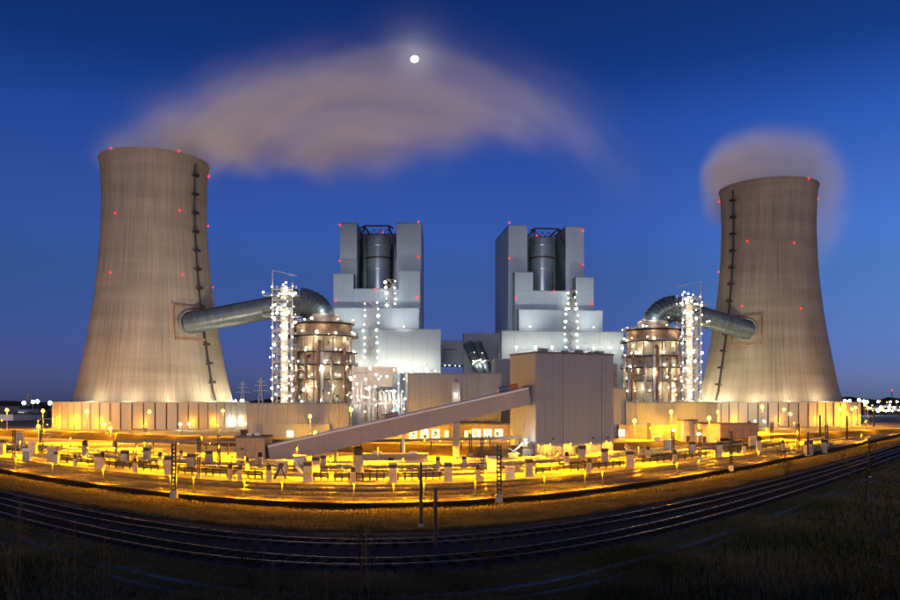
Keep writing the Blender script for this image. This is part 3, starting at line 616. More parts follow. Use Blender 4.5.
# link building between the boiler houses, with two inclined coal pipes
o = P(468, HZ, 660); o.z = 0; t = thing('link_building', o, 'grey link block bridging the two boiler houses', 'building'); I = Matrix()
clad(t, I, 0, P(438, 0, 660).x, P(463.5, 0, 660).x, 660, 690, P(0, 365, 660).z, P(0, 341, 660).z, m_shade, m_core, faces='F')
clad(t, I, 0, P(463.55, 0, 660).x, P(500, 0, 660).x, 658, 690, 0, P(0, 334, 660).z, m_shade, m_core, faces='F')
b = MB(); b.box((P(444, 0, 660).x, 659.6, P(0, 350, 660).z), (P(455, 0, 660).x, 660.1, P(0, 349, 660).z)); b.build('louvre', m_dark, t)
for x in (444, 449, 455, 460): lamp(t, P(x, 366, 659), bulb, 'lamp', 0.5)
for x0, x1 in ((468, 483), (477, 491)):
    q = thing('coal_pipe', P(x0, 343, 656), 'thick inclined grey coal pipe between the boiler houses, ' + ('left one of the pair' if x0 == 468 else 'right one of the pair'), 'pipe', 'inclined coal pipes')
    a, c = P(x0, 344, 657), P(x1, 376, 640); b = MB(); b.tube([a, c], 4.0, 20); b.build('pipe', m_duct, q, smooth=True)
    d = (c - a).normalized()
    for f in (0.02, 0.35, 0.62): p = a.lerp(c, f); b = MB(); b.tube([p - d * 0.5, p + d * 0.5], 4.5, 20); b.build('flange', m_white if f > 0.6 else m_duct2, q, smooth=True)
    lamp(q, a.lerp(c, 0.62) + Vector((-4.2, -3, 2)), bulb, 'lamp', 0.9); lamp(q, a.lerp(c, 0.3) + Vector((1, -5, 1)), bulb, 'lamp', 0.6)
    plight(q, 'flood', a.lerp(c, 0.66) + Vector((-4.5, -6, 1)), 2500, WHT, 0.6)
p = P(501, 0, 600); t = thing('steel_mast', (p.x, 600, 0), 'slim dark steel mast before the right boiler house', 'mast'); b = MB(); b.beam((p.x, 600, 0), (p.x, 600, P(0, 332, 600).z), 0.9); b.build('pole', m_dark, t); b = MB(); b.beam((p.x, 600, P(0, 332, 600).z), (p.x, 600, P(0, 329, 600).z), 0.35); b.build('tip', m_dark, t)

# machine hall with the lamplit lean-to and its windows
Y = 300; o = P(455, HZ, Y); o.z = 0; t = thing('machine_hall', o, 'mauve machine hall behind the conveyor with lit windows along its foot', 'hall')
X = lambda px, y=Y: P(px, 0, y).x
Z = lambda py, y=Y: P(0, py, y).z
clad(t, I, 0, X(408), X(501), Y, Y + 60, 0, Z(374.5), m_mauve, m_mauve_core, (4.3, 7.6))
clad(t, I, 0, X(501.1), X(560), Y + 40, Y + 70, 0, P(0, 360, Y + 40).z, corrugated('slate_blue_cladding', (0.10, 0.14, 0.24), 0.8), m_core, (6, 8), faces='F')
lean = clad(t, I, 0, X(380), X(522), Y - 5, Y - 0.3, 0, Z(425, Y - 5), m_brick, m_brick, (5.2, 6.5), faces='F', name='lean_to')
yw = Y - 5.25
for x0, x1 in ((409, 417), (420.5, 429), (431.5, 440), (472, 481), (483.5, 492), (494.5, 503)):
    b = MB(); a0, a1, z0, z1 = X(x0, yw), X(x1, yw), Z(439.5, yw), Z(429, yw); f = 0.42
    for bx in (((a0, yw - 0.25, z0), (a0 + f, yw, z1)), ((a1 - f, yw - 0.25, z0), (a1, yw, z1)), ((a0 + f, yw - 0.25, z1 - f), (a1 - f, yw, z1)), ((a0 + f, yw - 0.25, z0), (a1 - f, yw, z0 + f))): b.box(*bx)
    wn_ = b.build('window', m_frame_glow, t)
    b = MB(); b.box((a0 + f + .003, yw - 0.06, z0 + f + .003), (a1 - f - .003, yw - 0.03, z1 - f - .003)); b.build('pane', m_pane, wn_)
    b = MB()        # flat dark blocks standing in for machinery seen against the light
    for _ in range(7):
        u = random.uniform(a0 + f + 0.1, a1 - f - 0.7); zz = random.uniform(z0 + f + 0.1, z1 - f - 0.9); b.box((u, yw - 0.14, zz), (u + random.uniform(0.25, 0.6), yw - 0.08, zz + random.uniform(0.2, 0.9)))
    b.build('machinery_shape', m_dark, wn_)
for x0, x1 in ((444, 449), (464, 468.5)):
    b = MB(); b.box((X(x0, yw), yw - 0.1, Z(438, yw)), (X(x1, yw), yw, Z(430, yw))); wn_ = b.build('window', m_conc, t)
    b = MB(); b.box((X(x0 + .7, yw), yw - 0.14, Z(437.3, yw)), (X(x1 - .7, yw), yw - 0.11, Z(430.7, yw))); b.build('pane', m_pane, wn_)
b = MB(); b.box((X(452, 292), 290.5, 0), (X(460, 292), 294.2, Z(383, 292))); pl = b.build('stair_shaft', m_mauve, t)
b = MB(); b.lathe([(1.0, 0), (1.0, 0.7), (0.3, 1.4)], 12, (X(456, 292), 292.3, Z(383, 292))); b.build('vent', m_galv, pl)
lamp(t, (X(456, 290), 290.0, Z(396.5, 290)), bulb, 'lamp', 0.9); plight(t, 'flood', (X(456, 290), 288.6, Z(396.5, 290)), 300, WHT, 0.3)

# coal bunker: the big mauve block in front
cy_, cx_ = 262.0, 28.2; yaw = R(25); M = Matrix.Translation((cx_, cy_, ZY)) @ Matrix.Rotation(yaw, 4, 'Z')
t = thing('bunker_building', (cx_, cy_, ZY), 'big mauve clad bunker block where the conveyor ends', 'building'); Hb = 31.0 - ZY
clad(t, M, yaw, 0, 30.7, 0, 17.0, 0, Hb, m_mauve, m_mauve_core, (3.1, 40), faces='FLR', gap=0.05, roof=m_roof)
for u in (6, 22, 28): b = MB(M); b.box((u, -0.55, 5.6), (u + 0.7, -0.2, 6.1)); b.build('outlet', m_dark, t)
for u in (4, 12, 20, 28):  # wall lamps added to turn the foot of the block orange
    p = M @ Vector((u, -2.2, 4.2)); lamp(t, p, bulb_sod, 'wall_lamp', 0.4); b = MB(M); b.beam((u, -0.1, 4.6), (u, -2.2, 4.6), 0.15); b.build('added_lamp_bracket', m_dark, t); spot(t, 'light', p, p + Vector((0, -0.2, -3)), 5200, SOD, 172, 0.25, 0.3)
for u, w_ in ((4, 2.5), (13, 1.6), (18.5, 2.2), (24, 1.4), (27, 2.0)): b = MB(M); b.box((u, 3, Hb + 0.56), (u + w_, 5.5, Hb + 0.56 + w_ * 0.55)); b.build('roof_unit', m_galv, t)
b = MB(M)
for k in range(12): b.beam((0.6 + k * 2.68, 0.3, Hb + 0.55), (0.6 + k * 2.68, 0.3, Hb + 1.7), 0.1)
b.beam((0.6, 0.3, Hb + 1.7), (30.1, 0.3, Hb + 1.7), 0.1); b.build('roof_railing', m_galv, t)
for u in (10.2, 25.8): b = MB(M); b.tube([(u, -0.35, 0.3), (u, -0.35, Hb - 0.3)], 0.14, 6); b.build('rain_pipe', m_mauve_core, t)
b = MB(M); b.box((15.2, -0.3, 0.0), (17.6, -0.17, 2.9)); dr_ = b.build('door', m_dark, t); b = MB(M); b.box((17.1, -0.42, 1.2), (17.25, -0.31, 1.4)); b.build('handle', m_galv, dr_)
# conveyor gallery
g0, g1 = Vector((-53.0, 233.5, -0.55)), Vector((27.0, 266.5, 17.2)); d = (g1 - g0).normalized(); sd = d.cross(Vector((0, 0, 1))).normalized(); up = sd.cross(d)
t = thing('conveyor_gallery', (-53, 233.5, ZY), 'long sloping enclosed conveyor gallery climbing to the bunker block', 'conveyor')
L = (g1 - g0).length; N = 16
Mg = Matrix.Translation(g0) @ Matrix((( d.x, -sd.x, up.x, 0), (d.y, -sd.y, up.y, 0), (d.z, -sd.z, up.z, 0), (0, 0, 0, 1)))
b = MB(Mg); b.box((0, -2.0, -2.75), (L, 2.0, 2.75)); b.build('frame', m_mauve_core, t)
for i in range(N):
    b = MB(Mg); b.box((L * i / N + 0.03, -2.18, -2.7), (L * (i + 1) / N - 0.03, -2.003, 2.62)); b.build('panel', m_gall, t)
b = MB(Mg); b.box((0, -2.35, 2.76), (L - 1.5, 2.3, 3.02)); b.build('roof', m_white, t)
b = MB(Mg); b.box((0, -2.42, 2.45), (L - 1.7, -2.36, 3.04)); b.build('lit_roof_edge', m_white, t)  # white strip painted in for the lit front edge of the roof
b = MB(Mg); b.box((L - 1.6, -2.5, -3.1), (L + 0.2, 2.5, 3.4)); b.build('end_frame', m_roof, t)
for s, (px, py) in ((0.44, (383, 417)),):
    b = MB(Mg); b.box((L * s - 2.2, -1.6, 3.03), (L * s + 2.2, 1.2, 4.3)); b.build('hatch', m_blue, t); b = MB(Mg); b.box((L * s - 2.0, -1.72, 3.5), (L * s + 2.0, -1.61, 4.0)); b.build('hatch_stripe', m_orange, t)
for s, mm in ((0.885, m_blue), (0.925, m_orange)):
    b = MB(Mg @ Matrix.Translation((L * s, -0.8, 4.1)) @ Matrix.Rotation(R(90), 4, 'Y')); b.lathe([(0.02, -1.8), (0.95, -1.8), (0.95, 1.8), (0.02, 1.8)], 14); b.build('motor', mm, t, smooth=True)
for px, w_, m_ in ((394.5, 0.75, m_white), (329, 0.6, m_conc)):
    f = (px - 268) / (531 - 268.0); p = g0.lerp(g1, f); b = MB(); b.beam((p.x, p.y - 1.2, ZY), (p.x, p.y - 1.2, p.z - 2.6), w_); b.beam((p.x, p.y + 1.2, ZY), (p.x, p.y + 1.2, p.z - 2.6), w_); b.build('trestle', m_, t)
p = Vector((X(456, 262), 262, 0)); b = MB(); b.box((p.x - 1.1, 257.2, ZY), (p.x + 1.1, 260, 8.6)); b.build('trestle', m_conc, t)
# transfer house at the low end
t = thing('transfer_house', (-58, 236, ZY), 'small yellow-lit flat roofed house at the low end of the conveyor', 'house')
clad(t, I, 0, -61.8, -53.6, 231, 241, ZY, 4.6, m_brick, m_brick, (2.7, 7.6), faces='FR', roof=m_roof)
for x in (-59.5, -57.2): b = MB(); b.box((x, 234, 5.16), (x + 1.4, 236, 5.8)); b.build('roof_unit', m_white, t)
b = MB(); b.box((-60.4, 230.75, 1.2), (-59.5, 230.83, 1.8)); b.build('vent', m_dark, t)

# low halls on either side
t = thing('low_hall', (X(298, 345), 345, 0), 'long low mauve hall in front of the left scrubber', 'hall', 'low halls')
clad(t, I, 0, X(247.5, 345), X(349, 345), 345, 385, 0, Z(404.3, 345), m_mauve, m_mauve_core, (4.4, 15), faces='FLR')
b = MB(); b.box((X(263, 344), 343.0, 0), (X(330, 344), 344.7, Z(424, 344))); b.build('lean_to', m_mauve, t)
b = MB(); b.box((X(287, 343), 342.7, Z(437, 343)), (X(293, 343), 342.95, Z(431, 343))); b.build('lit_panel', emat('lit_panel', (1, 0.93, 0.75), 5.0), t)
t = thing('low_hall', (X(665, 330), 330, 0), 'low mauve hall in front of the right scrubber, stepped up beside the bunker', 'hall', 'low halls')
clad(t, I, 0, X(604, 330), X(625.5, 330), 331, 360, 0, Z(389, 330), m_mauve, m_mauve_core, (4.4, 20), faces='FR')
clad(t, I, 0, X(625.7, 330), X(717, 330), 330, 360, 0, Z(403.2, 330), m_mauve, m_mauve_core, (4.4, 15), faces='FR')
b = MB(); b.box((X(618, 328), 326.5, 0), (X(684, 328), 329.7, Z(425, 328))); b.build('lean_to', m_brick, t)
b = MB(); b.box((X(619, 326), 326.2, Z(436, 326)), (X(624.5, 326), 326.45, Z(430, 326))); b.build('lit_panel', bpy.data.materials['lit_panel'], t)
b = MB(); b.box((X(604, 400), 400, 0), (X(617, 400), 420, P(0, 364, 400).z)); b.build('stair_head', m_rust, t)
def shed(x0, x1, yt, Y, lab, m=m_brick, z=0.0, dep=8, door=True):
    t = thing('utility_shed', (X((x0 + x1) / 2, Y), Y, z), lab, 'shed', 'low sheds in the yard')
    clad(t, I, 0, X(x0, Y), X(x1, Y), Y, Y + dep, z, Z(yt, Y), m, m, (3.4, 9), faces='FLR', roof=m_roof)
    if door: w_ = (X(x1, Y) - X(x0, Y)); c = X(x0, Y) + w_ * 0.3; b = MB(); b.box((c - 0.7, Y - 0.3, z), (c + 0.7, Y - 0.2, z + 2.3)); b.build('door', m_dark, t)
    return t
shed(684, 697, 421, 300, 'narrow ochre shed with a dark door right of the low hall')
shed(697.5, 720, 424, 296, 'wide ochre shed below the sodium lamp near the right tower')
shed(720.5, 758, 424.5, 330, 'long brownish shed at the foot of the right tower', m_rust, door=False)
shed(241, 246, 431, 320, 'tiny dark cabinet hut at the corner of the left low hall', m_dark, dep=3, door=False)
shed(132, 144, 430, 395, 'low yellow cabin at the foot of the left tower', m_brick, dep=4, door=False)
# long low service block in the yard under the conveyor
t = thing('service_block', (X(393, 232), 232, ZY), 'long low yellow service block in the yard under the conveyor', 'block')
clad(t, I, 0, X(361, 232), X(427, 232), 232, 238, ZY, Z(456, 232), m_brick, m_brick, (4.6, 6), faces='FLR', roof=m_conc)
for px in (409, 373): b = MB(); b.box((X(px, 233), 233, Z(456, 232) + 0.56), (X(px + 8, 233), 235, Z(453.5, 232) + 0.4)); b.build('roof_unit', m_white, t)
b = MB(); b.box((X(388, 231), 231.2, Z(462, 231)), (X(394, 231), 231.78, Z(458, 231))); b.build('louvre', m_dark, t)
# process plant between scrubber and hall: tanks, ducts and platforms full of lamps
t = thing('process_platform', (X(375, 400), 400, 0), 'lamplit steel platform of pipes and hoods between scrubber and machine hall', 'platform')
for x0, x1, yt in ((354, 366, 373), (366, 378, 388), (378, 402, 395), (352, 404, 404)):
    z = Z(yt, 400); b = MB(); b.box((X(x0, 400), 398, z), (X(x1, 400), 410, z + 0.4))
    for f in (0, 0.33, 0.66, 1): x = X(x0, 400) + (X(x1, 400) - X(x0, 400)) * f; b.beam((x, 398.3, 0), (x, 398.3, z + 1.4), 0.4)
    b.beam((X(x0, 400), 398, z + 1.4), (X(x1, 400), 398, z + 1.4), 0.16); b.build('deck', m_galv, t)
for i, px in enumerate((381, 385.5, 390, 394.5)):
    b = MB(); c = P(px, 400, 398); b.tube([c, P(px - 0.5, 393, 398), P(px - 2.5, 389.5, 398), P(px - 5, 390.5, 398)], [1.0, 1.0, 1.5, 2.0], 12); b.build('exhaust_hood', m_galv, t, smooth=True)
b = MB(); b.tube([(X(399, 405), 405, 0), (X(399, 405), 405, Z(374, 405))], 3.4, 18); b.build('tank', m_silo, t, smooth=True)
b = MB(); b.box((X(352, 440), 440, 0), (X(396, 440), 452, P(0, 367, 440).z)); b.build('housing', m_vess, t)
for k in range(34): lamp(t, P(random.uniform(351, 406), random.uniform(368, 414), 396.5), bulb, 'lamp', random.uniform(0.55, 0.95))
for px, py in ((360, 395), (380, 405), (395, 400)): plight(t, 'flood', P(px, py, 393), 4500, WHT, 0.5)
t = thing('roof_light_rail', P(425, 373.6, 310), 'light rail with small white lamps on the machine hall roof', 'light rail')
b = MB(); b.box((X(400, 310), 309.8, Z(373.8, 310) - 0.1), (X(440, 310), 310.2, Z(373.8, 310) + 0.25)); b.build('rail', m_galv, t)
for px in (400, 405, 409, 414, 424, 427, 431, 436): lamp(t, P(px, 371.5 + random.uniform(-1, 1), 310), bulb, 'lamp', 0.6)

# ------------------------------------------------------------------ yard: pillars, guard rails, masts, pipe racks
def base_z(A, z=ZY): return z
def pillar_proto():
    t = thing('concrete_pillar', (0, 0, 0), '', 'pillar')
    b = MB(); b.box((-0.9, -0.8, 0), (0.9, 0.8, 3.4)); b.box((-1.0, -0.9, 0), (1.0, 0.9, 0.25)); b.build('shaft', m_conc, t)
    b = MB(); b.box((-0.92, -0.82, 3.403), (0.92, 0.82, 4.25)); b.build('louvre_head', m_dark, t)
    b = MB(); b.box((-1.0, -0.9, 4.253), (1.0, 0.9, 4.45)); b.build('cap', m_conc, t)
    return t
def slim_proto():
    t = thing('slim_post', (0, 0, 0), '', 'post')
    b = MB(); b.lathe([(0.75, 0), (0.75, 2.6), (0.45, 2.9)], 12); b.build('shaft', m_conc, t)
    b = MB(); b.lathe([(0.5, 2.9), (0.62, 2.9), (0.62, 3.7), (0.3, 3.9), (0.02, 3.95)], 12); b.build('head', m_dark, t)
    return t
pp, sp_ = pillar_proto(), slim_proto()
def place(proto, loc, s=(1, 1, 1), rz=0, used=set()):
    o = proto if proto.name not in used else copy_tree(proto); used.add(proto.name)
    o.location = loc; o.scale = s; o.rotation_euler.z = rz; return o
front_p = []; back_p = []; slims = []
for px, hh in ((98, 15), (169, 20), (308, 22), (393, 20), (448, 20), (529, 19), (630, 18), (719, 16)):
    p = C(81.5, px, ZY); k = hh * p.y / FPX / 4.45; front_p.append(place(pp, p, (min(k, 1.05), 0.9, k)))
for px, yt, yb, w_ in ((3, 439, 455, 4), (57, 451, 466, 4), (125, 450, 466, 7), (147, 447, 463, 7), (191, 453, 471, 8), (209, 450, 467, 7), (316, 456, 476, 8), (323.5, 455, 471, 6), (582, 445, 462, 8), (605, 448, 465, 7), (692, 441, 456, 6), (464, 456, 470, 5), (824, 439, 453, 5)):
    p = G(px, yb, ZY); hh = (yb - yt) * p.y / FPX / 4.45; back_p.append(place(pp, p, (w_ * p.y / FPX / 2.0, 0.9, hh)))
for px, yt, yb in ((75, 455, 468), (102, 452, 471), (135, 458, 474), (230, 464, 482), (240, 465, 483), (269, 465, 484), (353, 467, 485), (478, 465, 482), (247, 457, 473), (260, 452, 470), (358, 446, 480), (438, 456, 474), (567, 452, 468), (589, 458, 475), (648, 446, 461), (675, 450, 466), (744, 443, 456), (759, 436, 454), (783, 440, 453), (806, 441, 456), (811, 440, 455), (85, 440, 461), (160, 452, 468), (181, 450, 463)):
    p = G(px, yb, ZY); k = (yb - yt) * p.y / FPX / 3.95; slims.append(place(sp_, p, (k * 0.8, k * 0.8, k)))
number_row(front_p, 'concrete pillar with dark louvred head beside the lit track, {n} from the left', 'pillar', 'pillars by the lit track')
number_row(back_p, 'yellow-lit concrete pillar deeper in the yard, {n} from the left', 'pillar', 'pillars deeper in the yard')
number_row(slims, 'slim round yard post with a dark cap, {n} from the left', 'post', 'slim yard posts')
def guard(A, x0, x1, lab, hgt=1.5, step=7):
    t = thing('guard_rail', C(A, (x0 + x1) / 2, ZY), lab, 'guard rail', 'guard rails in the yard'); xs = list(range(x0, x1 + 1, 4)); b = MB()
    pts = [C(A, x, ZY) for x in xs]
    for h, th in ((hgt, 0.42), (hgt * 0.70, 0.16), (hgt * 0.45, 0.2)):
        for p, q in zip(pts, pts[1:]): b.beam(p + Vector((0, 0, h)), q + Vector((0, 0, h)), 0.3, th)
    b.build('beam', m_dark, t)
    for x in range(x0, x1 + 1, step): p = C(A, x, ZY); b = MB(); b.box((p.x - 0.16, p.y - 0.16, ZY), (p.x + 0.16, p.y + 0.16, ZY + hgt + 0.35)); b.build('post', m_dark, t)
for k, (x0, x1, lab) in enumerate(((60, 164, 'left of the tall lattice mast'), (178, 264, 'before the transfer house'), (314, 388, 'under the conveyor'), (398, 444, 'between the pillars at centre'), (536, 626, 'before the bunker block'), (636, 714, 'right of the bunker block'), (724, 800, 'before the right tower'))):
    guard(78.5, x0, x1, 'dark guard rail of the front row, ' + lab)
for x0, x1, lab in ((-20, 80, 'at the far left'), (100, 235, 'below the left tower'), (330, 440, 'beside the service block'), (455, 600, 'behind the lattice masts'), (610, 760, 'below the right low hall')):
    guard(69, x0, x1, 'thin dark guard rail of the back row, ' + lab, 1.3, 8)
for A, zz, rr, lab in ((60.5, 1.5, 0.22, 'back'), (65.5, 1.1, 0.30, 'middle'), (74.3, 0.9, 0.2, 'front')):
    t = thing('yard_pipeline', C(A, 400, ZY), 'long pipeline on low supports across the yard, %s one of three' % lab, 'pipeline', 'yard pipelines'); xs = list(range(-60, 846, 6)); b = MB()
    b.tube([C(A, x, ZY + zz) for x in xs], rr, 8); b.build('pipe', m_galv, t, smooth=True); b = MB(); b.tube([C(A, x, ZY + zz + 0.1) + Vector((0, 0.8, 0.25)) for x in xs], rr * 0.6, 8); b.build('pipe', m_conc, t, smooth=True)
    for x in range(-56, 840, 9): p = C(A, x, ZY); b = MB(); b.box((p.x - 0.12, p.y - 0.1, ZY), (p.x + 0.12, p.y + 0.9, ZY + zz - rr)); b.build('support', m_dark, t)
fn = [(-40, 150, 'left'), (180, 345, 'left of centre'), (365, 540, 'centre'), (560, 800, 'right')]
for x0, x1, lab in fn: guard(73.2, x0, x1, 'low dark railing of the middle row, %s part' % lab, 1.1, 6)
# lattice masts of the overhead line
def mast_proto(name, lattice=True):
    t = thing(name, (0, 0, 0), '', 'mast')
    b = MB()
    if lattice:
        for x in (-0.32, 0.32):
            b.box((x - 0.12, -0.2, 0.9), (x + 0.12, 0.2, 10))
        b.build('upright', m_dark, t); b = MB(); k = 0
        while k < 12: b.box((-0.2, -0.16, 1.3 + k * 0.74), (0.2, 0.16, 1.55 + k * 0.74)); k += 1
        b.build('battens', m_dark, t)['kind'] = 'stuff'; b = MB(); b.box((-0.6, -0.5, 0), (0.6, 0.5, 1.4)); b.build('footing', m_conc, t)
    else:
        b.lathe([(0.20, 0), (0.13, 10), (0.02, 10.02)], 10); b.build('pole', m_dark, t); b = MB(); b.box((-0.28, -0.28, 0), (0.28, 0.28, 0.5)); b.build('footing', m_conc, t)
    return t
lm, sm_ = mast_proto('lattice_mast'), mast_proto('signal_pole', False)
lat = []; pol = []
for px, yt, yb in ((174, 443, 498), (499, 444, 502), (731, 431, 471), (199, 438, 479), (219, 434.5, 471), (482, 438, 483), (470.5, 434, 457), (14, 430, 459), (41, 429, 458), (649, 423, 447), (673, 427, 456), (700, 429, 461), (749, 421, 444), (772, 422, 444), (798, 424, 453), (826.5, 425, 448)):
    z = ZT if yb > 495 or px == 731 else ZY; p = G(px, yb, z); k = (yb - yt) * p.y / FPX / 10
    wk = {174: 1.0, 499: 1.0, 731: 0.75}.get(px, 0.8); lat.append(place(lm, p, (wk * max(1, p.y / 190), 1, k)))
for px, yt, yb, z in ((421, 463, 527, ZN), (435.5, 488, 552, ZN), (808, 432, 456, ZN), (869, 438, 478, ZN), (847, 416, 441, ZY), (874, 409, 432, ZY), (820, 415, 440, ZY), (640, 455, 487, ZN)):
    if px in (640,): continue
    p = G(px, yb, z); k = (yb - yt) * p.y / FPX / 10; pol.append(place(sm_, p, (max(1, p.y / 130), 1, k)))
number_row(lat, 'dark lattice overhead-line mast in the yard, {n} from the left', 'mast', 'overhead line masts')
number_row(pol, 'slim dark pole beside the tracks, {n} from the left', 'pole', 'slim trackside poles')
# cantilever arms of two left masts are a separate overhead bracket frame
def bracket(px0, px1, y, Y, lab):
    t = thing('overhead_bracket', P(px0, y, Y), lab, 'bracket', 'overhead brackets'); b = MB()
    b.beam(P(px0, y, Y), P(px1, y + 2, Y), 0.22); b.build('arm', m_galv, t); b = MB(); b.beam(P(px0, y + 8, Y), P((px0 + px1) / 2 + 3, y + 1, Y), 0.2); b.build('strut', m_galv, t)
bracket(14.5, 28, 436, 255, 'thin overhead-line bracket at the far left mast'); bracket(41.5, 58, 433, 255, 'thin overhead-line bracket beside the sodium lamp mast')
# pipe racks
def rack(pts, posts, Y, lab, th=0.7, z=ZY):
    t = thing('pipe_rack', (P(pts[0][0], 0, Y).x, Y, z), lab, 'pipe rack', 'pipe racks'); b = MB()
    q = [P(x, y, Y) for x, y in pts]; b.tube(q, th / 2, 8); b.build('pipe', m_galv, t, smooth=True); b = MB(); b.tube([p + Vector((0, 0.9, -0.2)) for p in q], th / 3, 8); b.build('pipe', m_dark, t, smooth=True)
    for x in posts:
        yt = next((y0 + (y1 - y0) * (x - x0) / (x1 - x0) for (x0, y0), (x1, y1) in zip(pts, pts[1:]) if x0 <= x <= x1 and x1 > x0), pts[0][1])
        p = P(x, yt, Y); b = MB(); b.beam((p.x, Y + 0.3, z), (p.x, Y + 0.3, p.z), 0.4); b.build('post', m_dark, t)
rack([(113.5, 447), (114, 442), (116, 441), (137, 442), (148, 441), (172, 441.5), (246, 442)], (116, 136, 153, 206, 228), 250, 'pale pipe rack crossing the yard before the left tower')
rack([(352, 441.5), (420, 440), (521, 437.5)], (361, 401, 431, 461, 490, 520), 268, 'dark pipe rack in front of the lit hall windows', 0.9)
rk = [o for o in col.objects if o.name.startswith('pipe_rack')]
for px in (366, 392, 418, 440, 462, 486, 508):  # mostly added lamps, aimed to turn the lean-to wall yellow
    p = P(px, 439.5, 269.5); lamp(rk[1], p + Vector((0, 0, -0.6)), bulb_sod, 'lamp', 0.35); spot(rk[1], 'light', p + Vector((0, 1.0, 0.4)), p + Vector((0, 24, -2.4)), 9000, SOD, 80, 0.7, 0.3)
for px in (122, 150, 178, 210, 240):
    p = P(px, 441.5, 251.5); lamp(rk[0], p + Vector((0, 0, -0.6)), bulb_sod, 'lamp', 0.3); plight(rk[0], 'light', p + Vector((0, 1.5, 0.3)), 5000, SOD, 0.3)
# stairs, cabinets and kiosks
def kiosk(px, yt, yb, w_, lab, m=m_conc, head=True):
    p = G(px, yb, ZY); k = p.y / FPX; t = thing('control_cabinet', p, lab, 'cabinet', 'yard cabinets'); hw, hh = w_ * k / 2, (yb - yt) * k
    b = MB(); b.box((p.x - hw, p.y - 0.8, ZY), (p.x + hw, p.y + 0.8, ZY + hh)); b.build('body', m, t)
    b = MB(); b.box((p.x - hw * 1.1, p.y - 0.95, ZY + hh + .003), (p.x + hw * 1.1, p.y + 0.9, ZY + hh + 0.2)); b.build('roof', m_white, t)
    b = MB(); b.box((p.x - hw * 0.8, p.y - 0.86, ZY + 0.3), (p.x - hw * 0.05, p.y - 0.805, ZY + hh * 0.85)); b.box((p.x + hw * 0.05, p.y - 0.86, ZY + 0.3), (p.x + hw * 0.8, p.y - 0.805, ZY + hh * 0.85)); b.build('door', m_galv, t)
kiosk(510, 467, 481, 9, 'yellow-lit cabinet with two doors right of the tall lattice mast', m_brick)
kiosk(493, 457, 474, 11, 'pale kiosk behind the tall lattice mast at centre', m_brick)
kiosk(513, 454, 462, 9, 'small cabinet with a dark grille beside the bunker block')
kiosk(27.5, 449, 463, 8, 'pale portal kiosk at the far left of the yard', m_white)
kiosk(33, 442, 456, 7, 'low cabinet behind the portal kiosk at far left', m_brick)
kiosk(53, 447, 461, 9, 'wide pale kiosk left of the yard posts', m_brick)
kiosk(282, 462, 476, 10, 'cabinet beside the steel steps below the conveyor', m_brick)
kiosk(300, 456, 468, 12, 'larger cabinet behind the steel steps below the conveyor', m_brick)
kiosk(657, 437, 449, 7, 'small cabinet before the right low hall', m_brick)
kiosk(668, 440, 452, 8, 'wide cabinet left of the dark pole near the ochre sheds', m_brick)
kiosk(753, 437, 449, 8, 'cabinet among posts before the right tower', m_brick)
kiosk(20, 433, 448, 6, 'tall narrow cabinet on the left yard edge', m_brick)
def steps(px0, py0, px1, py1, Y, lab):
    a, c = P(px0, py0, Y), P(px1, py1, Y); t = thing('steel_steps', a, lab, 'steps', 'steel steps'); b = MB()
    for dy in (-0.6, 0.6): b.beam(a + Vector((0, dy, 0)), c + Vector((0, dy, 0)), 0.15, 0.4)
    b.build('stringer', m_white, t); b = MB()
    for i in range(9): p = a.lerp(c, (i + 0.5) / 9); b.cbox(p, (0.3, 1.2, 0.06))
    b.build('treads', m_galv, t); b = MB(); b.beam(a + Vector((0, -0.6, 1.1)), c + Vector((0, -0.6, 1.1)), 0.1)
    b.beam(a, a + Vector((0, -0.6, 1.1)), 0.1); b.beam(c, c + Vector((0, -0.6, 1.1)), 0.1); b.build('handrail', m_white, t)
steps(296, 466, 304, 477, 190, 'pale steel steps beside the tall pillar below the conveyor'); steps(625, 447, 632, 455, 250, 'pale steel steps right of the bunker block')
# belt trestle left of the steps: dark machine
t = thing('winch', G(274, 479, ZY), 'small dark winch on a sloping frame beside the slim post', 'winch'); p = ORG[t.name]
b = MB(); b.beam(p, p + Vector((1.6, 0, 3)), 0.5); b.beam(p + Vector((2.8, 0, 0)), p + Vector((1.6, 0, 3)), 0.3); b.build('frame', m_dark, t); b = MB(); b.tube([p + Vector((1.6, -0.7, 3.1)), p + Vector((1.6, 0.7, 3.1))], 0.6, 12); b.build('drum', m_dark, t, smooth=True)
# floodlit pile of machinery at the foot of the bunker corner
t = thing('sampling_station', G(527, 457, ZY), 'white-lit sampling machine at the foot of the bunker corner', 'machine'); p = ORG[t.name]
b = MB(); b.box((p.x - 1.3, p.y - 1, ZY), (p.x + 1.3, p.y + 1, ZY + 2.6)); b.build('body', m_galv, t)
b = MB(); b.beam(p + Vector((-6, 0, 0.5)), p + Vector((-1.2, 0, 4.6)), 0.5); b.beam(p + Vector((-6, 0, 2.8)), p + Vector((-2.2, 0, 1.0)), 0.35); b.build('boom', m_galv, t)
b = MB(); b.lathe([(0.3, 0), (0.9, 0.8), (0.9, 1.6), (0.2, 1.9)], 12, p + Vector((0.2, 0, 3.2))); b.build('hopper', m_galv, t, smooth=True)
lamp(t, p + Vector((-0.6, -1.4, 5.6)), bulb_big, 'lamp', 0.45); plight(t, 'flood', p + Vector((-2.6, -1.6, 5.0)), 2200, WHT, 0.4)

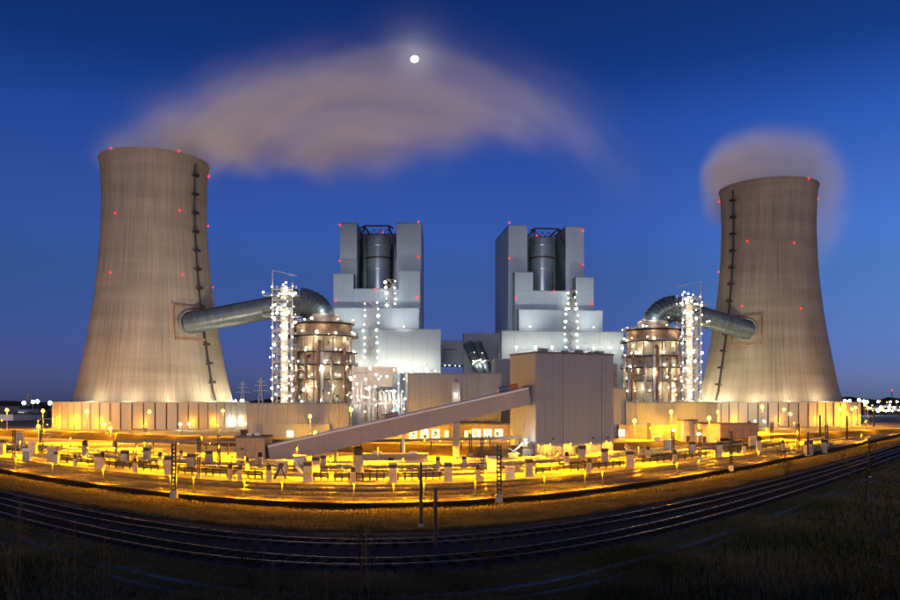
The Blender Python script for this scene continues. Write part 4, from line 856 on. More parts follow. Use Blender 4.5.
# ------------------------------------------------------------------ lamps
def lamp_post(px, py, Y, z, watts, m, me, color, s=1.0, arm=0.0, drop=0.0):
    p = P(px, py, Y); t = thing('street_lamp', (p.x, p.y, z), '', 'lamp'); h = p.z - z
    b = MB(); b.lathe([(0.16, 0), (0.10, h - 0.2), (0.02, h - 0.18)], 8, (p.x, p.y, z)); b.build('pole', m_galv, t)
    b = MB(); b.box((p.x - 0.35, p.y - 0.5, p.z + 0.32 * s), (p.x + 0.35, p.y + 0.4, p.z + 0.55 * s)); b.build('hood', m_galv, t)
    lamp(t, (p.x, p.y, p.z), me, 'bulb', s)
    if watts: plight(t, 'light', (p.x, p.y - 0.9, p.z - 0.2), watts, color, 0.35)
    return t
sod = []
# (px, py of the lamp head, distance, ground level, watts)
for px, py, Y, z, wt in ((7, 410, 420, 0, 5000), (43, 411, 415, 0, 9000), (38.5, 426.5, 330, 0, 6500), (87, 411.5, 405, 0, 7000), (105, 424.5, 372, 0, 3500), (110.5, 428.5, 345, 0, 6500), (149.5, 412, 402, 0, 7000), (223, 411, 420, 0, 4500),
        (310, 416.5, 335, 0, 6500), (351, 410, 320, 0, 4000), (315, 433, 338, 0, 2000), (634.5, 421, 316, 0, 9000), (671, 412, 322, 0, 9000), (709, 418.5, 290, 0, 9000), (717, 412, 350, 0, 6000),
        (762, 407, 455, 0, 6000), (784, 409.5, 452, 0, 7000), (790, 414, 440, 0, 3500), (840, 409, 480, 0, 7000), (852, 409, 490, 0, 5000), (855.5, 407.5, 485, 0, 5000), (865, 405, 560, 0, 5000), (868, 408, 520, 0, 5000)):
    sod.append(lamp_post(px, py, Y, z, wt * 3.6, m_sod, bulb_sod, SOD, 1.0 + Y / 500))
number_row(sod, 'orange sodium street lamp on the plant terrace, {n} from the left', 'street lamp', 'sodium lamps on the terrace')
yl = []
for i, px in enumerate(range(-64, 850, 26)):
    A = (76, 57, 66)[i % 3]; p = C(A, px + random.uniform(-6, 6), ZY); far = max(1.0, p.y / 190); h = (4.6, 6.2, 5.4)[i % 3]
    t = thing('yard_lamp', p, '', 'lamp')
    b = MB(); b.lathe([(0.09, 0), (0.06, h), (0.02, h + 0.02)], 8, p); b.build('pole', m_dark, t)
    b = MB(); b.lathe([(0.02, h + 0.5), (0.2, h + 0.46), (0.34, h + 0.12), (0.30, h + 0.12), (0.18, h + 0.42)], 12, p); b.build('hood', m_dark, t)
    lamp(t, p + Vector((0, 0, h + 0.18)), bulb_sod, 'bulb', 0.28)
    spot(t, 'light', p + Vector((0, -0.1, h - 0.1)), p + Vector((0, -0.9, 0)), (60000, 105000, 82000)[i % 3] * far ** 2.0, SOD, 164, 0.3, 0.3); yl.append(t)
number_row(yl, 'short sodium yard lamp between the pillars, {n} from the left', 'yard lamp', 'sodium yard lamps')
rl = []  # lamps added to brighten the service road strip and the bank
for i, x in enumerate(range(-70, 905, 36)):
    q = G(x, edge_y(x), 0); p = Vector((q.x * (q.y + 5.5) / q.y, q.y + 5.5, 0.1)); h = 4.8
    if (505 < x < 640) or (236 < x < 350): continue
    t = thing('added_lip_lamp', p, '', 'lamp'); b = MB(); b.lathe([(0.09, 0), (0.06, h), (0.02, h + 0.02)], 8, p); b.build('pole', m_dark, t)
    b = MB(); b.lathe([(0.02, h + 0.5), (0.2, h + 0.46), (0.34, h + 0.12), (0.30, h + 0.12), (0.18, h + 0.42)], 12, p); b.build('hood', m_dark, t)
    lamp(t, p + Vector((0, 0, h + 0.18)), bulb_sod, 'bulb', 0.34); plight(t, 'light', p + Vector((0, -0.4, h + 0.1)), 13000 * (p.y / 300) ** 1.6, SOD, 0.3); rl.append(t)
number_row(rl, 'added sodium lamp on the lip of the terrace bank, {n} from the left', 'added lamp', 'added lamps along the terrace lip')
jb = []
for k in range(30):
    x = -20 + 28 * k + random.uniform(-9, 9); A = random.choice((61, 64, 72.5, 74.5)); p = C(A, x, ZY); w_, d_, h = random.uniform(0.5, 1.3), random.uniform(0.4, 0.9), random.uniform(0.7, 2.0)
    t = thing('junction_box', p, '', 'box'); b = MB(); b.box((p.x - w_, p.y - d_, ZY + 0.25), (p.x + w_, p.y + d_, ZY + h)); b.build('cabinet', random.choice((m_conc, m_white, m_galv, m_brick)), t)
    b = MB(); b.box((p.x - w_ * 0.8, p.y - d_ * 0.8, ZY), (p.x + w_ * 0.8, p.y + d_ * 0.8, ZY + 0.247)); b.build('plinth', m_conc, t)
    b = MB(); b.box((p.x - w_ * 1.08, p.y - d_ * 1.1, ZY + h + 0.003), (p.x + w_ * 1.08, p.y + d_ * 1.1, ZY + h + 0.12)); b.build('lid', m_dark if k % 3 else m_white, t); jb.append(t)
number_row(jb, 'low yard junction box on a plinth, {n} from the left', 'junction box', 'junction boxes in the yard')
for A, lab in ((62.5, 'back'), (72, 'front')):
    t = thing('cable_trough', C(A, 400, ZY), 'long low concrete cable trough across the yard, %s one of two' % lab, 'trough', 'cable troughs'); xs = list(range(-60, 860, 20))
    for x in xs:
        p, q = C(A, x, ZY + 0.35), C(A, x + 19.5, ZY + 0.35); b = MB(); b.beam(p, q, 0.9, 0.7); b.build('trough_section', m_conc, t)
tk = []  # posts added to light the grass verge, none known here
for px in range(-70, 860, 46):
    p = C(99.6, px + random.uniform(-19, 19), ZT); t = thing('added_verge_lamp', p, '', 'lamp'); k = max(1, p.y / 150)
    b = MB(); b.lathe([(0.09, 0), (0.06, 2.75), (0.02, 2.76)], 8, p); b.build('post', m_dark, t)
    b = MB(); b.lathe([(0.02, 3.2), (0.20, 3.15), (0.28, 2.95), (0.24, 2.95), (0.16, 3.1)], 10, p); b.build('hood', m_dark, t)
    lamp(t, p + Vector((0, 0, 2.98)), bulb_sod, 'bulb', 0.22); plight(t, 'light', p + Vector((0, -0.45, 2.9)), 7500 * k ** 1.3, SOD, 0.25); tk.append(t)
number_row(tk, 'small added orange lamp post on the track bed edge, {n} from the left', 'lamp post', 'added lamps on the track bed')
wl = []
for px, py, Y, wt in ((180, 424, 418, 1500), (189, 424, 420, 1500), (755, 421, 470, 1500), (764, 421, 470, 1500), (673.5, 430, 300, 1200), (699, 434, 280, 1200)):
    wl.append(lamp_post(px, py, Y, 0, wt, m_wl, bulb, WHT, 1.1))
number_row(wl, 'small white lamp on a short post at terrace level, {n} from the left', 'lamp post', 'white lamps at terrace level')
fl = []
for px, py, Y in ((24, 403, 760), (33, 402, 800), (37.5, 401.5, 780), (50, 403, 700), (845, 401, 900), (849.5, 401, 900), (859, 400, 820), (864, 401.5, 860), (867, 402, 900)):
    fl.append(lamp_post(px, py, Y, 0, 12000, m_wl2, bulb_big, (1, 0.95, 0.85), 1.7))
number_row(fl, 'tall white floodlight mast on the horizon, {n} from the left', 'floodlight mast', 'white floodlights on the horizon')
# town lights beyond the right tower
tw = []
for k in range(34):
    px = random.uniform(868, 905); py = random.choice((401.5, 402, 405, 407.5, 410, 411)) + random.uniform(-0.8, 0.8); Y = random.uniform(900, 1300)
    orange = random.random() < 0.35; tw.append(lamp_post(px, py, Y, ZN, 0, None, bulb_sod if orange else bulb_big, SOD, 2.0 if orange else random.uniform(0.9, 1.6)))
number_row(tw, 'distant town lamp beyond the right tower, {n} from the left', 'town lamp', 'town lights beyond the right tower')

# ------------------------------------------------------------------ far background
def far_block(px0, px1, yt, Y, lab, m, roofm=m_roof, win=0):
    t = thing('distant_building', (X((px0 + px1) / 2, Y), Y, ZN), lab, 'building', 'distant buildings'); x0, x1, zt = X(px0, Y), X(px1, Y), Z(yt, Y)
    b = MB(); b.box((x0, Y, ZN), (x1, Y + 25, zt)); b.build('wall', m, t); b = MB(); b.box((x0 - 0.6, Y - 0.6, zt + .01), (x1 + 0.6, Y + 25, zt + 0.8)); b.build('roof', roofm, t)
    for i in range(win): u = x0 + (x1 - x0) * (i + 0.3) / win; b = MB(); b.box((u, Y - 0.3, zt - 4), (u + (x1 - x0) / win * 0.4, Y - 0.05, zt - 2)); b.build('window', m_pane, t)
far_block(868, 880, 407, 1250, 'low pale distant hall beyond the right tower', m_conc, win=5); far_block(881, 891, 405, 1300, 'taller distant hall beside the far mast', m_mauve, win=4); far_block(891, 906, 408, 1200, 'distant lit shed at the right picture edge', m_conc, win=6)
far_block(-6, 13, 414.5, 560, 'long white distant shed at the left picture edge', m_white); far_block(15, 24, 415, 600, 'white distant shed beside the floodlight masts', m_white); far_block(18, 24, 410, 700, 'small lit distant hut under the left floodlights', m_clad, win=3)
far_block(28, 47, 412, 640, 'dark distant shed left of the left tower', m_roof); far_block(-8, 20, 407, 850, 'dark distant block on the left horizon', m_roof)
def hill(pts, Y, lab):
    b = MB(); top = []; n = 0
    xs = [pts[0][0] + (pts[-1][0] - pts[0][0]) * i / 160 for i in range(161)]
    for x in xs:
        y = next(y0 + (y1 - y0) * (x - x0) / (x1 - x0) for (x0, y0), (x1, y1) in zip(pts, pts[1:]) if x0 <= x <= x1)
        top.append(P(x, y + random.uniform(-0.25, 0.25), Y))
    n = len(top); bot = [Vector((p.x, Y - 30, ZN - 0.5)) for p in top]; bk = [Vector((p.x * 1.2, Y + 400, ZN - 0.5)) for p in top]
    b.add(bot + top + bk, [(i, i + 1, n + i + 1, n + i) for i in range(n - 1)] + [(n + i, n + i + 1, 2*n + i + 1, 2*n + i) for i in range(n - 1)]); struct(b.build('hill', m_hill))
hill([(-200, 403), (-20, 402), (5, 400.5), (30, 402), (60, 403), (200, 402), (246, 401.5), (262, 399.5), (280, 397), (300, 398), (360, 401), (500, 402.5)], 2600, '')
hill([(560, 402), (690, 401), (838, 397.5), (850, 396.5), (862, 398.5), (880, 400), (888, 397), (895, 398), (930, 401), (1150, 402)], 2400, '')
def pylon(px, yt, Y, lab):
    o = P(px, HZ, Y); o.z = ZN; t = thing('power_pylon', o, lab, 'pylon', 'distant power pylons'); zt = P(0, yt, Y).z; hh = zt - ZN; b = MB()
    for s in (-1, 1):
        for q in (-1, 1): b.beam((o.x + s * hh * 0.08, Y + q * hh * 0.08, ZN), (o.x + s * 0.6, Y + q * 0.6, zt), 0.9)
    for i in range(7):
        f0, f1 = i / 7, (i + 1) / 7; w0, w1 = hh * 0.08 * (1 - f0), hh * 0.08 * (1 - f1); b.beam((o.x - w0, Y, ZN + hh * f0), (o.x + w1, Y, ZN + hh * f1), 0.6); b.beam((o.x + w0, Y, ZN + hh * f0), (o.x - w1, Y, ZN + hh * f1), 0.6)
    b.build('body', m_galv, t)
    for f, wd in ((0.62, 0.24), (0.78, 0.19), (0.9, 0.13)): b = MB(); b.beam((o.x - hh * wd, Y, ZN + hh * f), (o.x + hh * wd, Y, ZN + hh * f), 0.9); b.build('cross_arm', m_galv, t)
pylon(261, 378, 1100, 'distant power pylon between the left tower and scrubber'); pylon(243, 381, 1250, 'faint distant power pylon close to the left tower flank'); pylon(28.5, 393, 1700, 'small distant power pylon above the left floodlights')
t = thing('radio_mast', (X(892, 1500), 1500, ZN), 'thin far radio mast with a red light at right', 'mast'); b = MB(); b.beam((X(892, 1500), 1500, ZN), (X(892, 1500), 1500, Z(391, 1500)), 1.0); b.build('pole', m_dark, t); lamp(t, P(892, 390.5, 1499), bulb_red, 'warning_light', 1.6)

# ------------------------------------------------------------------ vegetation
import numpy as np
rng = np.random.default_rng(5)
def leaf_mat(name, c, c2, tr=0.5, scale=0.4):
    m = mat(name, c, 0.9, 0, 0.2, scale, c2=c2, spec=0.05); n = m.node_tree; b = n.nodes['Principled BSDF']; o = n.nodes['Material Output']
    t = n.nodes.new('ShaderNodeBsdfTranslucent'); mx = n.nodes.new('ShaderNodeMixShader'); mx.inputs[0].default_value = tr
    src = b.inputs['Base Color'].links[0].from_socket; n.links.new(src, t.inputs['Color']); n.links.new(b.outputs[0], mx.inputs[1]); n.links.new(t.outputs[0], mx.inputs[2]); n.links.new(mx.outputs[0], o.inputs['Surface'])
    return m
m_blade = leaf_mat('dry_grass_blades', (0.10, 0.09, 0.03), (0.28, 0.21, 0.09), 0.5, 0.25)
m_blade2 = leaf_mat('green_grass_blades', (0.095, 0.105, 0.032), (0.27, 0.215, 0.10), 0.45, 0.12)
m_straw = leaf_mat('straw_stalk', (0.10, 0.075, 0.045), (0.17, 0.13, 0.08), 0.3, 1.0)
m_twig = mat('bare_twig', (0.045, 0.034, 0.025), 0.9, 0, 0.3, 2.0, spec=0.05)
m_leaf = leaf_mat('young_leaf', (0.05, 0.06, 0.014), (0.12, 0.12, 0.03), 0.5, 2.0)
def blades(name, label, A, X_, zf, hmin, hmax, wd, m, nb=3):
    """grass tufts rooted at rail-curve coordinates (A, x)"""
    r = A * np.cos((X_ - 364) / 430.0); ok = r > 14; A, X_, r = A[ok], X_[ok], r[ok]; z = zf(A); Y = (H - z) * FPX / r; Xw = (X_ - 450) * Y / FPX; n = len(A)
    base = np.stack([Xw, Y, z], 1).repeat(nb, 0); N = n * nb
    base[:, 0] += rng.normal(0, 0.12, N); base[:, 1] += rng.normal(0, 0.12, N)
    a = rng.uniform(0, 2 * np.pi, N); hh = rng.uniform(hmin, hmax, N) * (0.75 + 0.5 * np.sin(base[:, 0] * 0.21) * np.sin(base[:, 1] * 0.17 + 1.3)); w = wd * rng.uniform(0.7, 1.3, N)
    sd = np.stack([np.cos(a), np.sin(a), np.zeros(N)], 1) * w[:, None]; lean = np.stack([rng.normal(0, 0.35, N), rng.normal(0, 0.35, N), np.ones(N)], 1) * hh[:, None]
    v = np.empty((N, 3, 3)); v[:, 0] = base - sd; v[:, 1] = base + sd; v[:, 2] = base + lean
    me = bpy.data.meshes.new(name); me.vertices.add(N * 3); me.vertices.foreach_set('co', v.reshape(-1)); me.loops.add(N * 3); me.loops.foreach_set('vertex_index', np.arange(N * 3)); me.polygons.add(N); me.polygons.foreach_set('loop_start', np.arange(0, N * 3, 3)); me.materials.append(m); me.update()
    o = bpy.data.objects.new(name, me); col.objects.link(o); o['kind'] = 'stuff'; tag(o, label, 'grass'); return o
vz = lambda A: np.interp(A, [105, 108.5, 113, 120, 125, 129.5, 132], [ZD, -3.7, -2.0, -0.05, 1.2, ZN + 0.05, ZN - 0.05])
flat = lambda A: np.full(len(A), ZN - 0.02)
blades('grass', 'rough dry grass on the lamplit strip between the two track beds', rng.uniform(107.5, 131.5, 42000), rng.uniform(-60, 930, 42000), vz, 0.25, 0.75, 0.06, m_blade)
blades('grass', 'dark green grass along the edge of the dirt road', np.concatenate([rng.uniform(177, 194, 22000), rng.uniform(200, 206, 9000)]), rng.uniform(-60, 930, 31000), lambda A: np.full(len(A), ZN + 0.12), 0.2, 0.6, 0.05, m_blade2)
blades('grass', 'tall rough grass on the slope at the bottom of the picture', 214 + 1100 * rng.random(70000) ** 2.2, rng.uniform(-40, 960, 70000), flat, 0.35, 1.1, 0.05, m_blade2)
def branchy(name, base, h, label, cat, m, spread, levels, n0, thick, leaves=None, lsize=0.1, tip_leaf=1):
    t = thing(name, base, label, cat); b = MB(); lf = MB(); base = Vector(base)
    def grow(p, d, L, r, lv):
        pts = [p]; q = p.copy(); dd = d.copy()
        for i in range(4):
            dd = (dd + Vector((random.gauss(0, 0.10), random.gauss(0, 0.10), random.gauss(0.03, 0.05)))).normalized(); q = q + dd * L / 4; pts.append(q)
        b.tube(pts, [r, r * 0.85, r * 0.7, r * 0.55, r * 0.35], 5, caps=False)
        if lv > 0:
            for _ in range(random.randint(3, 4)):
                k = random.randint(1, 4); a = random.uniform(0, 2 * math.pi); nd = (dd + Vector((math.cos(a), math.sin(a), 0.25)) * spread).normalized(); grow(pts[k], nd, L * random.uniform(0.5, 0.72), r * 0.55, lv - 1)
        if leaves and lv <= 1:
            for k in range(tip_leaf * 4):
                p_ = pts[random.randint(1, 4)] + Vector((random.gauss(0, lsize), random.gauss(0, lsize), random.gauss(0, lsize))); u = Vector((random.gauss(0, 1), random.gauss(0, 1), random.gauss(0, 1))).normalized(); w_ = u.cross(Vector((0.3, 0.5, 0.8))).normalized() * lsize * 0.45
                lf.add([p_ - u * lsize, p_ + w_, p_ + u * lsize, p_ - w_], [(0, 1, 2, 3)])
    for _ in range(n0): a = random.uniform(0, 2 * math.pi); grow(base + Vector((random.gauss(0, thick * 2), random.gauss(0, thick * 2), -0.1)), Vector((math.cos(a) * spread * 0.4, math.sin(a) * spread * 0.4, 1)).normalized(), h * random.uniform(0.45, 0.6), thick, levels)
    b.build('branches' if n0 > 1 else 'trunk', m, t)
    if leaves: lf.build('leaves', leaves, t)['kind'] = 'stuff'
    return t
branchy('bare_tree', G(365, 579, ZN), 6.4, 'bare young tree with fine twigs between the dark tracks and dirt road', 'tree', m_twig, 0.42, 3, 3, 0.05)
branchy('bare_bush', G(250, 572, ZN), 3.6, 'low bare bush left of the bare young tree', 'bush', m_twig, 0.5, 3, 4, 0.03)
branchy('bare_bush', G(787, 479, ZN), 6.0, 'bare brown bush right of centre on the dark track edge', 'bush', m_twig, 0.55, 3, 5, 0.05)
branchy('bare_bush', G(487, 574, ZN), 3.2, 'small bush beside the slim pole at the dirt road', 'bush', m_twig, 0.5, 3, 4, 0.03, m_leaf, 0.06)
def on_bank(px, Y): z = 13.2 + (ZN - 0.25 - 13.2) * ((Y - 3) / 46.0); return Vector(((px - 450) * Y / FPX, Y, z))
p = on_bank(893, 24); branchy('sapling', p, P(0, 452, 24).z - p.z, 'young leafy sapling at the right picture edge', 'sapling', m_twig, 0.32, 3, 1, 0.045, m_leaf, 0.07, 2)
p = on_bank(848, 33); branchy('sapling', p, P(0, 525, 33).z - p.z, 'small leafy sapling left of the taller one at right', 'sapling', m_twig, 0.4, 2, 2, 0.03, m_leaf, 0.07, 2)
p = on_bank(872, 30); branchy('sapling', p, P(0, 540, 30).z - p.z, 'low leafy shoot between the two saplings at right', 'sapling', m_twig, 0.45, 2, 3, 0.03, m_leaf, 0.07, 2)
def weed(px, Y, ytop, lean, label):
    p = on_bank(px, Y); t = thing('dry_weed', p, label, 'weed', 'dry weeds in the foreground'); top = P(px + lean, ytop, Y); b = MB(); pts = [p.lerp(top, f) + Vector((0.04 * math.sin(f * 5 + px), 0, 0.0)) for f in (0, .25, .5, .75, 1)]
    b.tube(pts, [0.016, 0.014, 0.012, 0.009, 0.005], 5); st = b.build('stem', m_straw, t); b = MB()
    L = (top - p).length
    for k in range(26):
        f = random.uniform(0.55, 1.0); q = p.lerp(top, f); a = random.uniform(0, 6.28); e = q + Vector((math.cos(a), math.sin(a), 0.9)).normalized() * L * 0.07 * random.uniform(0.4, 1.1); b.tube([q, q.lerp(e, 0.5) + Vector((0, 0, 0.02)), e], [0.005, 0.004, 0.008], 4)
    b.build('seed_head', m_straw, t)['kind'] = 'stuff'
ws = [(36, 14, 540, -34), (10, 16, 505, 8), (22, 19, 497, -3), (78, 18, 520, -4), (60, 15, 560, 5), (112, 17, 545, -3), (100, 21, 528, 6), (138, 18, 570, 8), (260, 20, 545, 4), (275, 18, 560, -3), (205, 19, 575, 4), (372, 16, 520, -6), (360, 19, 545, 3), (330, 17, 570, -5), (5, 13, 570, 4), (50, 20, 530, 6)]
for i, (px, Y_, yt, ln) in enumerate(sorted(ws)): weed(px, Y_, yt, ln, 'tall dry weed stalk in the foreground, %s from the left' % nth(i + 1))

# ------------------------------------------------------------------ moon
mo = P(414.5, 59, 20000); t = thing('moon', mo, 'bright white moon above the steam plume', 'moon'); b = MB(); b.ball(mo, 74, 1.2, 1, 0.92, 24, 14); b.build('disc', emat('moonlight', (1.0, 0.90, 0.70), 190.0), t, smooth=True)
vc = P(414.5, 59, 2600); vr = 330.0; m = bpy.data.materials.new('mist'); m.use_nodes = True; n = m.node_tree; n.nodes.clear()  # ball of mist added to scatter a halo round the moon
o_ = n.nodes.new('ShaderNodeOutputMaterial'); pv = n.nodes.new('ShaderNodeVolumePrincipled'); pv.inputs['Color'].default_value = (1, 0.97, 0.92, 1); pv.inputs['Anisotropy'].default_value = 0.975; n.links.new(pv.outputs[0], o_.inputs['Volume'])
tc_ = n.nodes.new('ShaderNodeTexCoord'); ln_ = n.nodes.new('ShaderNodeVectorMath'); ln_.operation = 'LENGTH'; n.links.new(tc_.outputs['Object'], ln_.inputs[0])
mr_ = n.nodes.new('ShaderNodeMapRange'); mr_.interpolation_type = 'SMOOTHERSTEP'; n.links.new(ln_.outputs['Value'], mr_.inputs[0])
for i_, x_ in enumerate((vr * 0.98, 0.0, 0.0, 0.00045)): mr_.inputs[i_ + 1].default_value = x_
n.links.new(mr_.outputs[0], pv.inputs['Density'])
b = MB(); b.ball(vc, vr, n=24, m=14); tag(b.build('halo_veil', m, org=vc), 'thin veil of mist added for the glow round the moon', 'mist')

# ------------------------------------------------------------------ steam
def plume(name, label, blobs, dens, lo, hi, nscale, stretch, col_):
    """soft steam: a closed box whose density is a chain of fading ellipsoids (centre, half axes, weight)"""
    b = MB(); b.box(lo, hi); m = bpy.data.materials.new(name); m.use_nodes = True; n = m.node_tree; n.nodes.clear()
    out = n.nodes.new('ShaderNodeOutputMaterial'); pv = n.nodes.new('ShaderNodeVolumePrincipled'); pv.inputs['Color'].default_value = (*col_, 1); pv.inputs['Anisotropy'].default_value = -0.6
    n.links.new(pv.outputs[0], out.inputs['Volume'])
    tc = n.nodes.new('ShaderNodeTexCoord'); acc = None
    nz0 = n.nodes.new('ShaderNodeTexNoise'); nz0.inputs['Scale'].default_value = nscale * 0.5; nz0.inputs['Detail'].default_value = 2; n.links.new(tc.outputs['Object'], nz0.inputs['Vector'])
    wsub = n.nodes.new('ShaderNodeVectorMath'); wsub.operation = 'SUBTRACT'; n.links.new(nz0.outputs['Color'], wsub.inputs[0]); wsub.inputs[1].default_value = (0.5, 0.5, 0.5)
    wsc = n.nodes.new('ShaderNodeVectorMath'); wsc.operation = 'MULTIPLY'; n.links.new(wsub.outputs[0], wsc.inputs[0]); wsc.inputs[1].default_value = (60, 20, 28)
    wad = n.nodes.new('ShaderNodeVectorMath'); wad.operation = 'ADD'; n.links.new(tc.outputs['Object'], wad.inputs[0]); n.links.new(wsc.outputs[0], wad.inputs[1])
    for c, hx, wgt in blobs:
        s = n.nodes.new('ShaderNodeVectorMath'); s.operation = 'SUBTRACT'; n.links.new(wad.outputs[0], s.inputs[0]); s.inputs[1].default_value = c
        dv = n.nodes.new('ShaderNodeVectorMath'); dv.operation = 'DIVIDE'; n.links.new(s.outputs[0], dv.inputs[0]); dv.inputs[1].default_value = hx
        ln = n.nodes.new('ShaderNodeVectorMath'); ln.operation = 'LENGTH'; n.links.new(dv.outputs[0], ln.inputs[0])
        mr = n.nodes.new('ShaderNodeMapRange'); mr.interpolation_type = 'SMOOTHERSTEP'; n.links.new(ln.outputs['Value'], mr.inputs['Value'])
        mr.inputs['From Min'].default_value = 1.0; mr.inputs['From Max'].default_value = 0.0; mr.inputs['To Min'].default_value = 0; mr.inputs['To Max'].default_value = wgt
        if acc is None: acc = mr.outputs[0]
        else:
            ad = n.nodes.new('ShaderNodeMath'); ad.operation = 'ADD'; n.links.new(acc, ad.inputs[0]); n.links.new(mr.outputs[0], ad.inputs[1]); acc = ad.outputs[0]
    mp = n.nodes.new('ShaderNodeMapping'); mp.inputs['Scale'].default_value = stretch; n.links.new(tc.outputs['Object'], mp.inputs[0])
    nz = n.nodes.new('ShaderNodeTexNoise'); nz.inputs['Scale'].default_value = nscale; nz.inputs['Detail'].default_value = 3; n.links.new(mp.outputs[0], nz.inputs['Vector'])
    m2 = n.nodes.new('ShaderNodeMapRange'); n.links.new(nz.outputs[0], m2.inputs['Value']); m2.inputs['From Min'].default_value = 0.3; m2.inputs['From Max'].default_value = 0.7; m2.inputs['To Min'].default_value = 0.5; m2.inputs['To Max'].default_value = 1.35
    mu = n.nodes.new('ShaderNodeMath'); mu.operation = 'MULTIPLY'; n.links.new(acc, mu.inputs[0]); n.links.new(m2.outputs[0], mu.inputs[1])
    ds = n.nodes.new('ShaderNodeMath'); ds.operation = 'MULTIPLY'; n.links.new(mu.outputs[0], ds.inputs[0]); ds.inputs[1].default_value = dens
    n.links.new(ds.outputs[0], pv.inputs['Density'])
    o = b.build('steam_plume', m); tag(o, label, 'steam', 'steam plumes'); return o
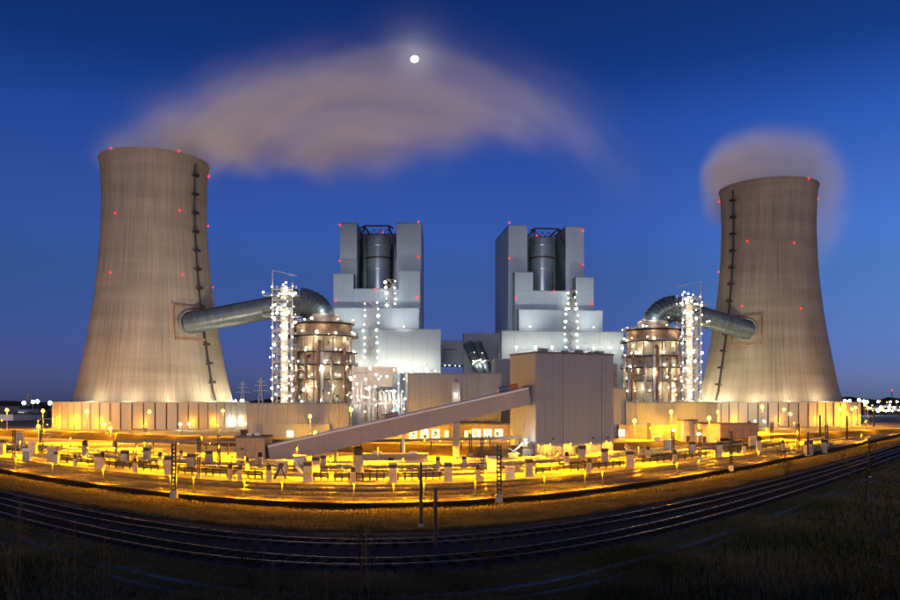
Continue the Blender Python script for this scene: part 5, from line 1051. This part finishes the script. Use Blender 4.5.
def arc_plume():
    """steam drawn out in an arc: density lives in polar coordinates about a point below the arc, streaked along the flow"""
    k = 500 / FPX; cxw, czw = (395 - 450) * k, H + (402 - 330) * k
    b = MB(); b.box((-235, 425, 140), (165, 590, 262)); m = bpy.data.materials.new('steam_left'); m.use_nodes = True; n = m.node_tree; n.nodes.clear()
    out = n.nodes.new('ShaderNodeOutputMaterial'); pv = n.nodes.new('ShaderNodeVolumePrincipled'); pv.inputs['Color'].default_value = (0.93, 0.94, 1.0, 1); pv.inputs['Anisotropy'].default_value = -0.6
    n.links.new(pv.outputs[0], out.inputs['Volume']); tc = n.nodes.new('ShaderNodeTexCoord')
    def M(op, *a):
        q = n.nodes.new('ShaderNodeMath'); q.operation = op
        for i, x in enumerate(a):
            if isinstance(x, (int, float)): q.inputs[i].default_value = x
            else: n.links.new(x, q.inputs[i])
        return q.outputs[0]
    def S(v, lo, hi, a, c):
        q = n.nodes.new('ShaderNodeMapRange'); q.interpolation_type = 'SMOOTHSTEP'
        for i, x in enumerate((v, lo, hi, a, c)):
            if isinstance(x, (int, float)): q.inputs[i].default_value = x
            else: n.links.new(x, q.inputs[i])
        return q.outputs[0]
    def curve(th, pts):
        """pts (angle in degrees, value) -> value, through a ramp over -70..80 degrees"""
        mx = max(v for _, v in pts); t01 = M('DIVIDE', M('ADD', th, 70.0), 150.0); r = n.nodes.new('ShaderNodeValToRGB'); r.color_ramp.interpolation = 'EASE'; e = r.color_ramp.elements
        for i, (d, v) in enumerate(pts):
            q = e[i] if i < 2 else e.new((d + 70) / 150); q.position = (d + 70) / 150; q.color = (v / mx,) * 3 + (1,)
        n.links.new(t01, r.inputs[0]); return M('MULTIPLY', r.outputs[0], mx)
    nz = n.nodes.new('ShaderNodeTexNoise'); nz.inputs['Scale'].default_value = 0.013; nz.inputs['Detail'].default_value = 3; n.links.new(tc.outputs['Object'], nz.inputs['Vector'])
    ws = n.nodes.new('ShaderNodeSeparateXYZ'); n.links.new(nz.outputs['Color'], ws.inputs[0])
    sp = n.nodes.new('ShaderNodeSeparateXYZ'); n.links.new(tc.outputs['Object'], sp.inputs[0])
    dx = M('DIVIDE', M('SUBTRACT', sp.outputs['X'], cxw), k); dz = M('DIVIDE', M('SUBTRACT', sp.outputs['Z'], czw), k)
    th = M('MULTIPLY', M('ARCTAN2', dx, dz), 180 / math.pi); rho = M('SQRT', M('ADD', M('MULTIPLY', dx, dx), M('MULTIPLY', dz, dz)))
    rho = M('ADD', rho, M('MULTIPLY', M('SUBTRACT', ws.outputs[0], 0.5), 30.0))
    inner = curve(th, [(-62, 266), (-50, 250), (-40, 214), (-24, 180), (-5, 168), (14, 182), (30, 215), (46, 244), (62, 256)])
    outer = curve(th, [(-62, 330), (-50, 314), (-38, 288), (-20, 270), (0, 264), (20, 274), (40, 290), (62, 304)])
    amp = curve(th, [(-63, 0), (-56, 2.4), (-42, 1.6), (-26, 1.1), (-8, 0.95), (12, 0.62), (28, 0.32), (42, 0.13), (52, 0.04), (64, 0)])
    tt = M('DIVIDE', M('SUBTRACT', rho, inner), M('SUBTRACT', outer, inner)); band = M('MULTIPLY', S(tt, -0.16, 0.30, 0.0, 1.0), S(tt, 0.50, 1.10, 1.0, 0.0))
    yq = M('ABSOLUTE', M('DIVIDE', M('SUBTRACT', sp.outputs['Y'], M('ADD', 492.0, M('MULTIPLY', M('SUBTRACT', ws.outputs[1], 0.5), 40.0))), S(th, -58.0, -20.0, 44.0, 74.0)))
    dep = S(yq, 0.0, 1.0, 1.0, 0.0)
    cmb = n.nodes.new('ShaderNodeCombineXYZ'); n.links.new(M('MULTIPLY', th, 0.016), cmb.inputs[0]); n.links.new(M('MULTIPLY', rho, 0.026), cmb.inputs[1]); n.links.new(M('MULTIPLY', sp.outputs['Y'], 0.02), cmb.inputs[2])
    st = n.nodes.new('ShaderNodeTexNoise'); st.inputs['Scale'].default_value = 1.6; st.inputs['Detail'].default_value = 4; st.inputs['Roughness'].default_value = 0.55; n.links.new(cmb.outputs[0], st.inputs['Vector'])
    stk = S(st.outputs[0], 0.30, 0.72, 0.28, 1.6)
    n.links.new(M('MULTIPLY', M('MULTIPLY', M('MULTIPLY', band, amp), M('MULTIPLY', dep, stk)), 0.033), pv.inputs['Density'])
    o = b.build('steam_plume', m); return tag(o, 'long soft steam plume arching right from the left cooling tower', 'steam', 'steam plumes')
arc_plume()
def blob(px, py, Y, hx, hz, hy, wgt): c = P(px, py, Y); k = Y / FPX; return (tuple(c), (hx * k, hy, hz * k), wgt)
bl2 = [blob(766, 166, 560, 68, 40, 56, 1.0), blob(732, 190, 560, 34, 62, 46, 1.2), blob(808, 194, 566, 34, 68, 46, 0.9), blob(770, 182, 545, 58, 22, 34, 0.9), blob(824, 236, 570, 22, 48, 40, 0.4)]
plume('steam_right', 'round steam hood hanging over the right cooling tower rim', bl2, 0.050, (150, 480, 95), (305, 650, 220), 0.02, (1, 1, 1), (0.95, 0.95, 1.0))
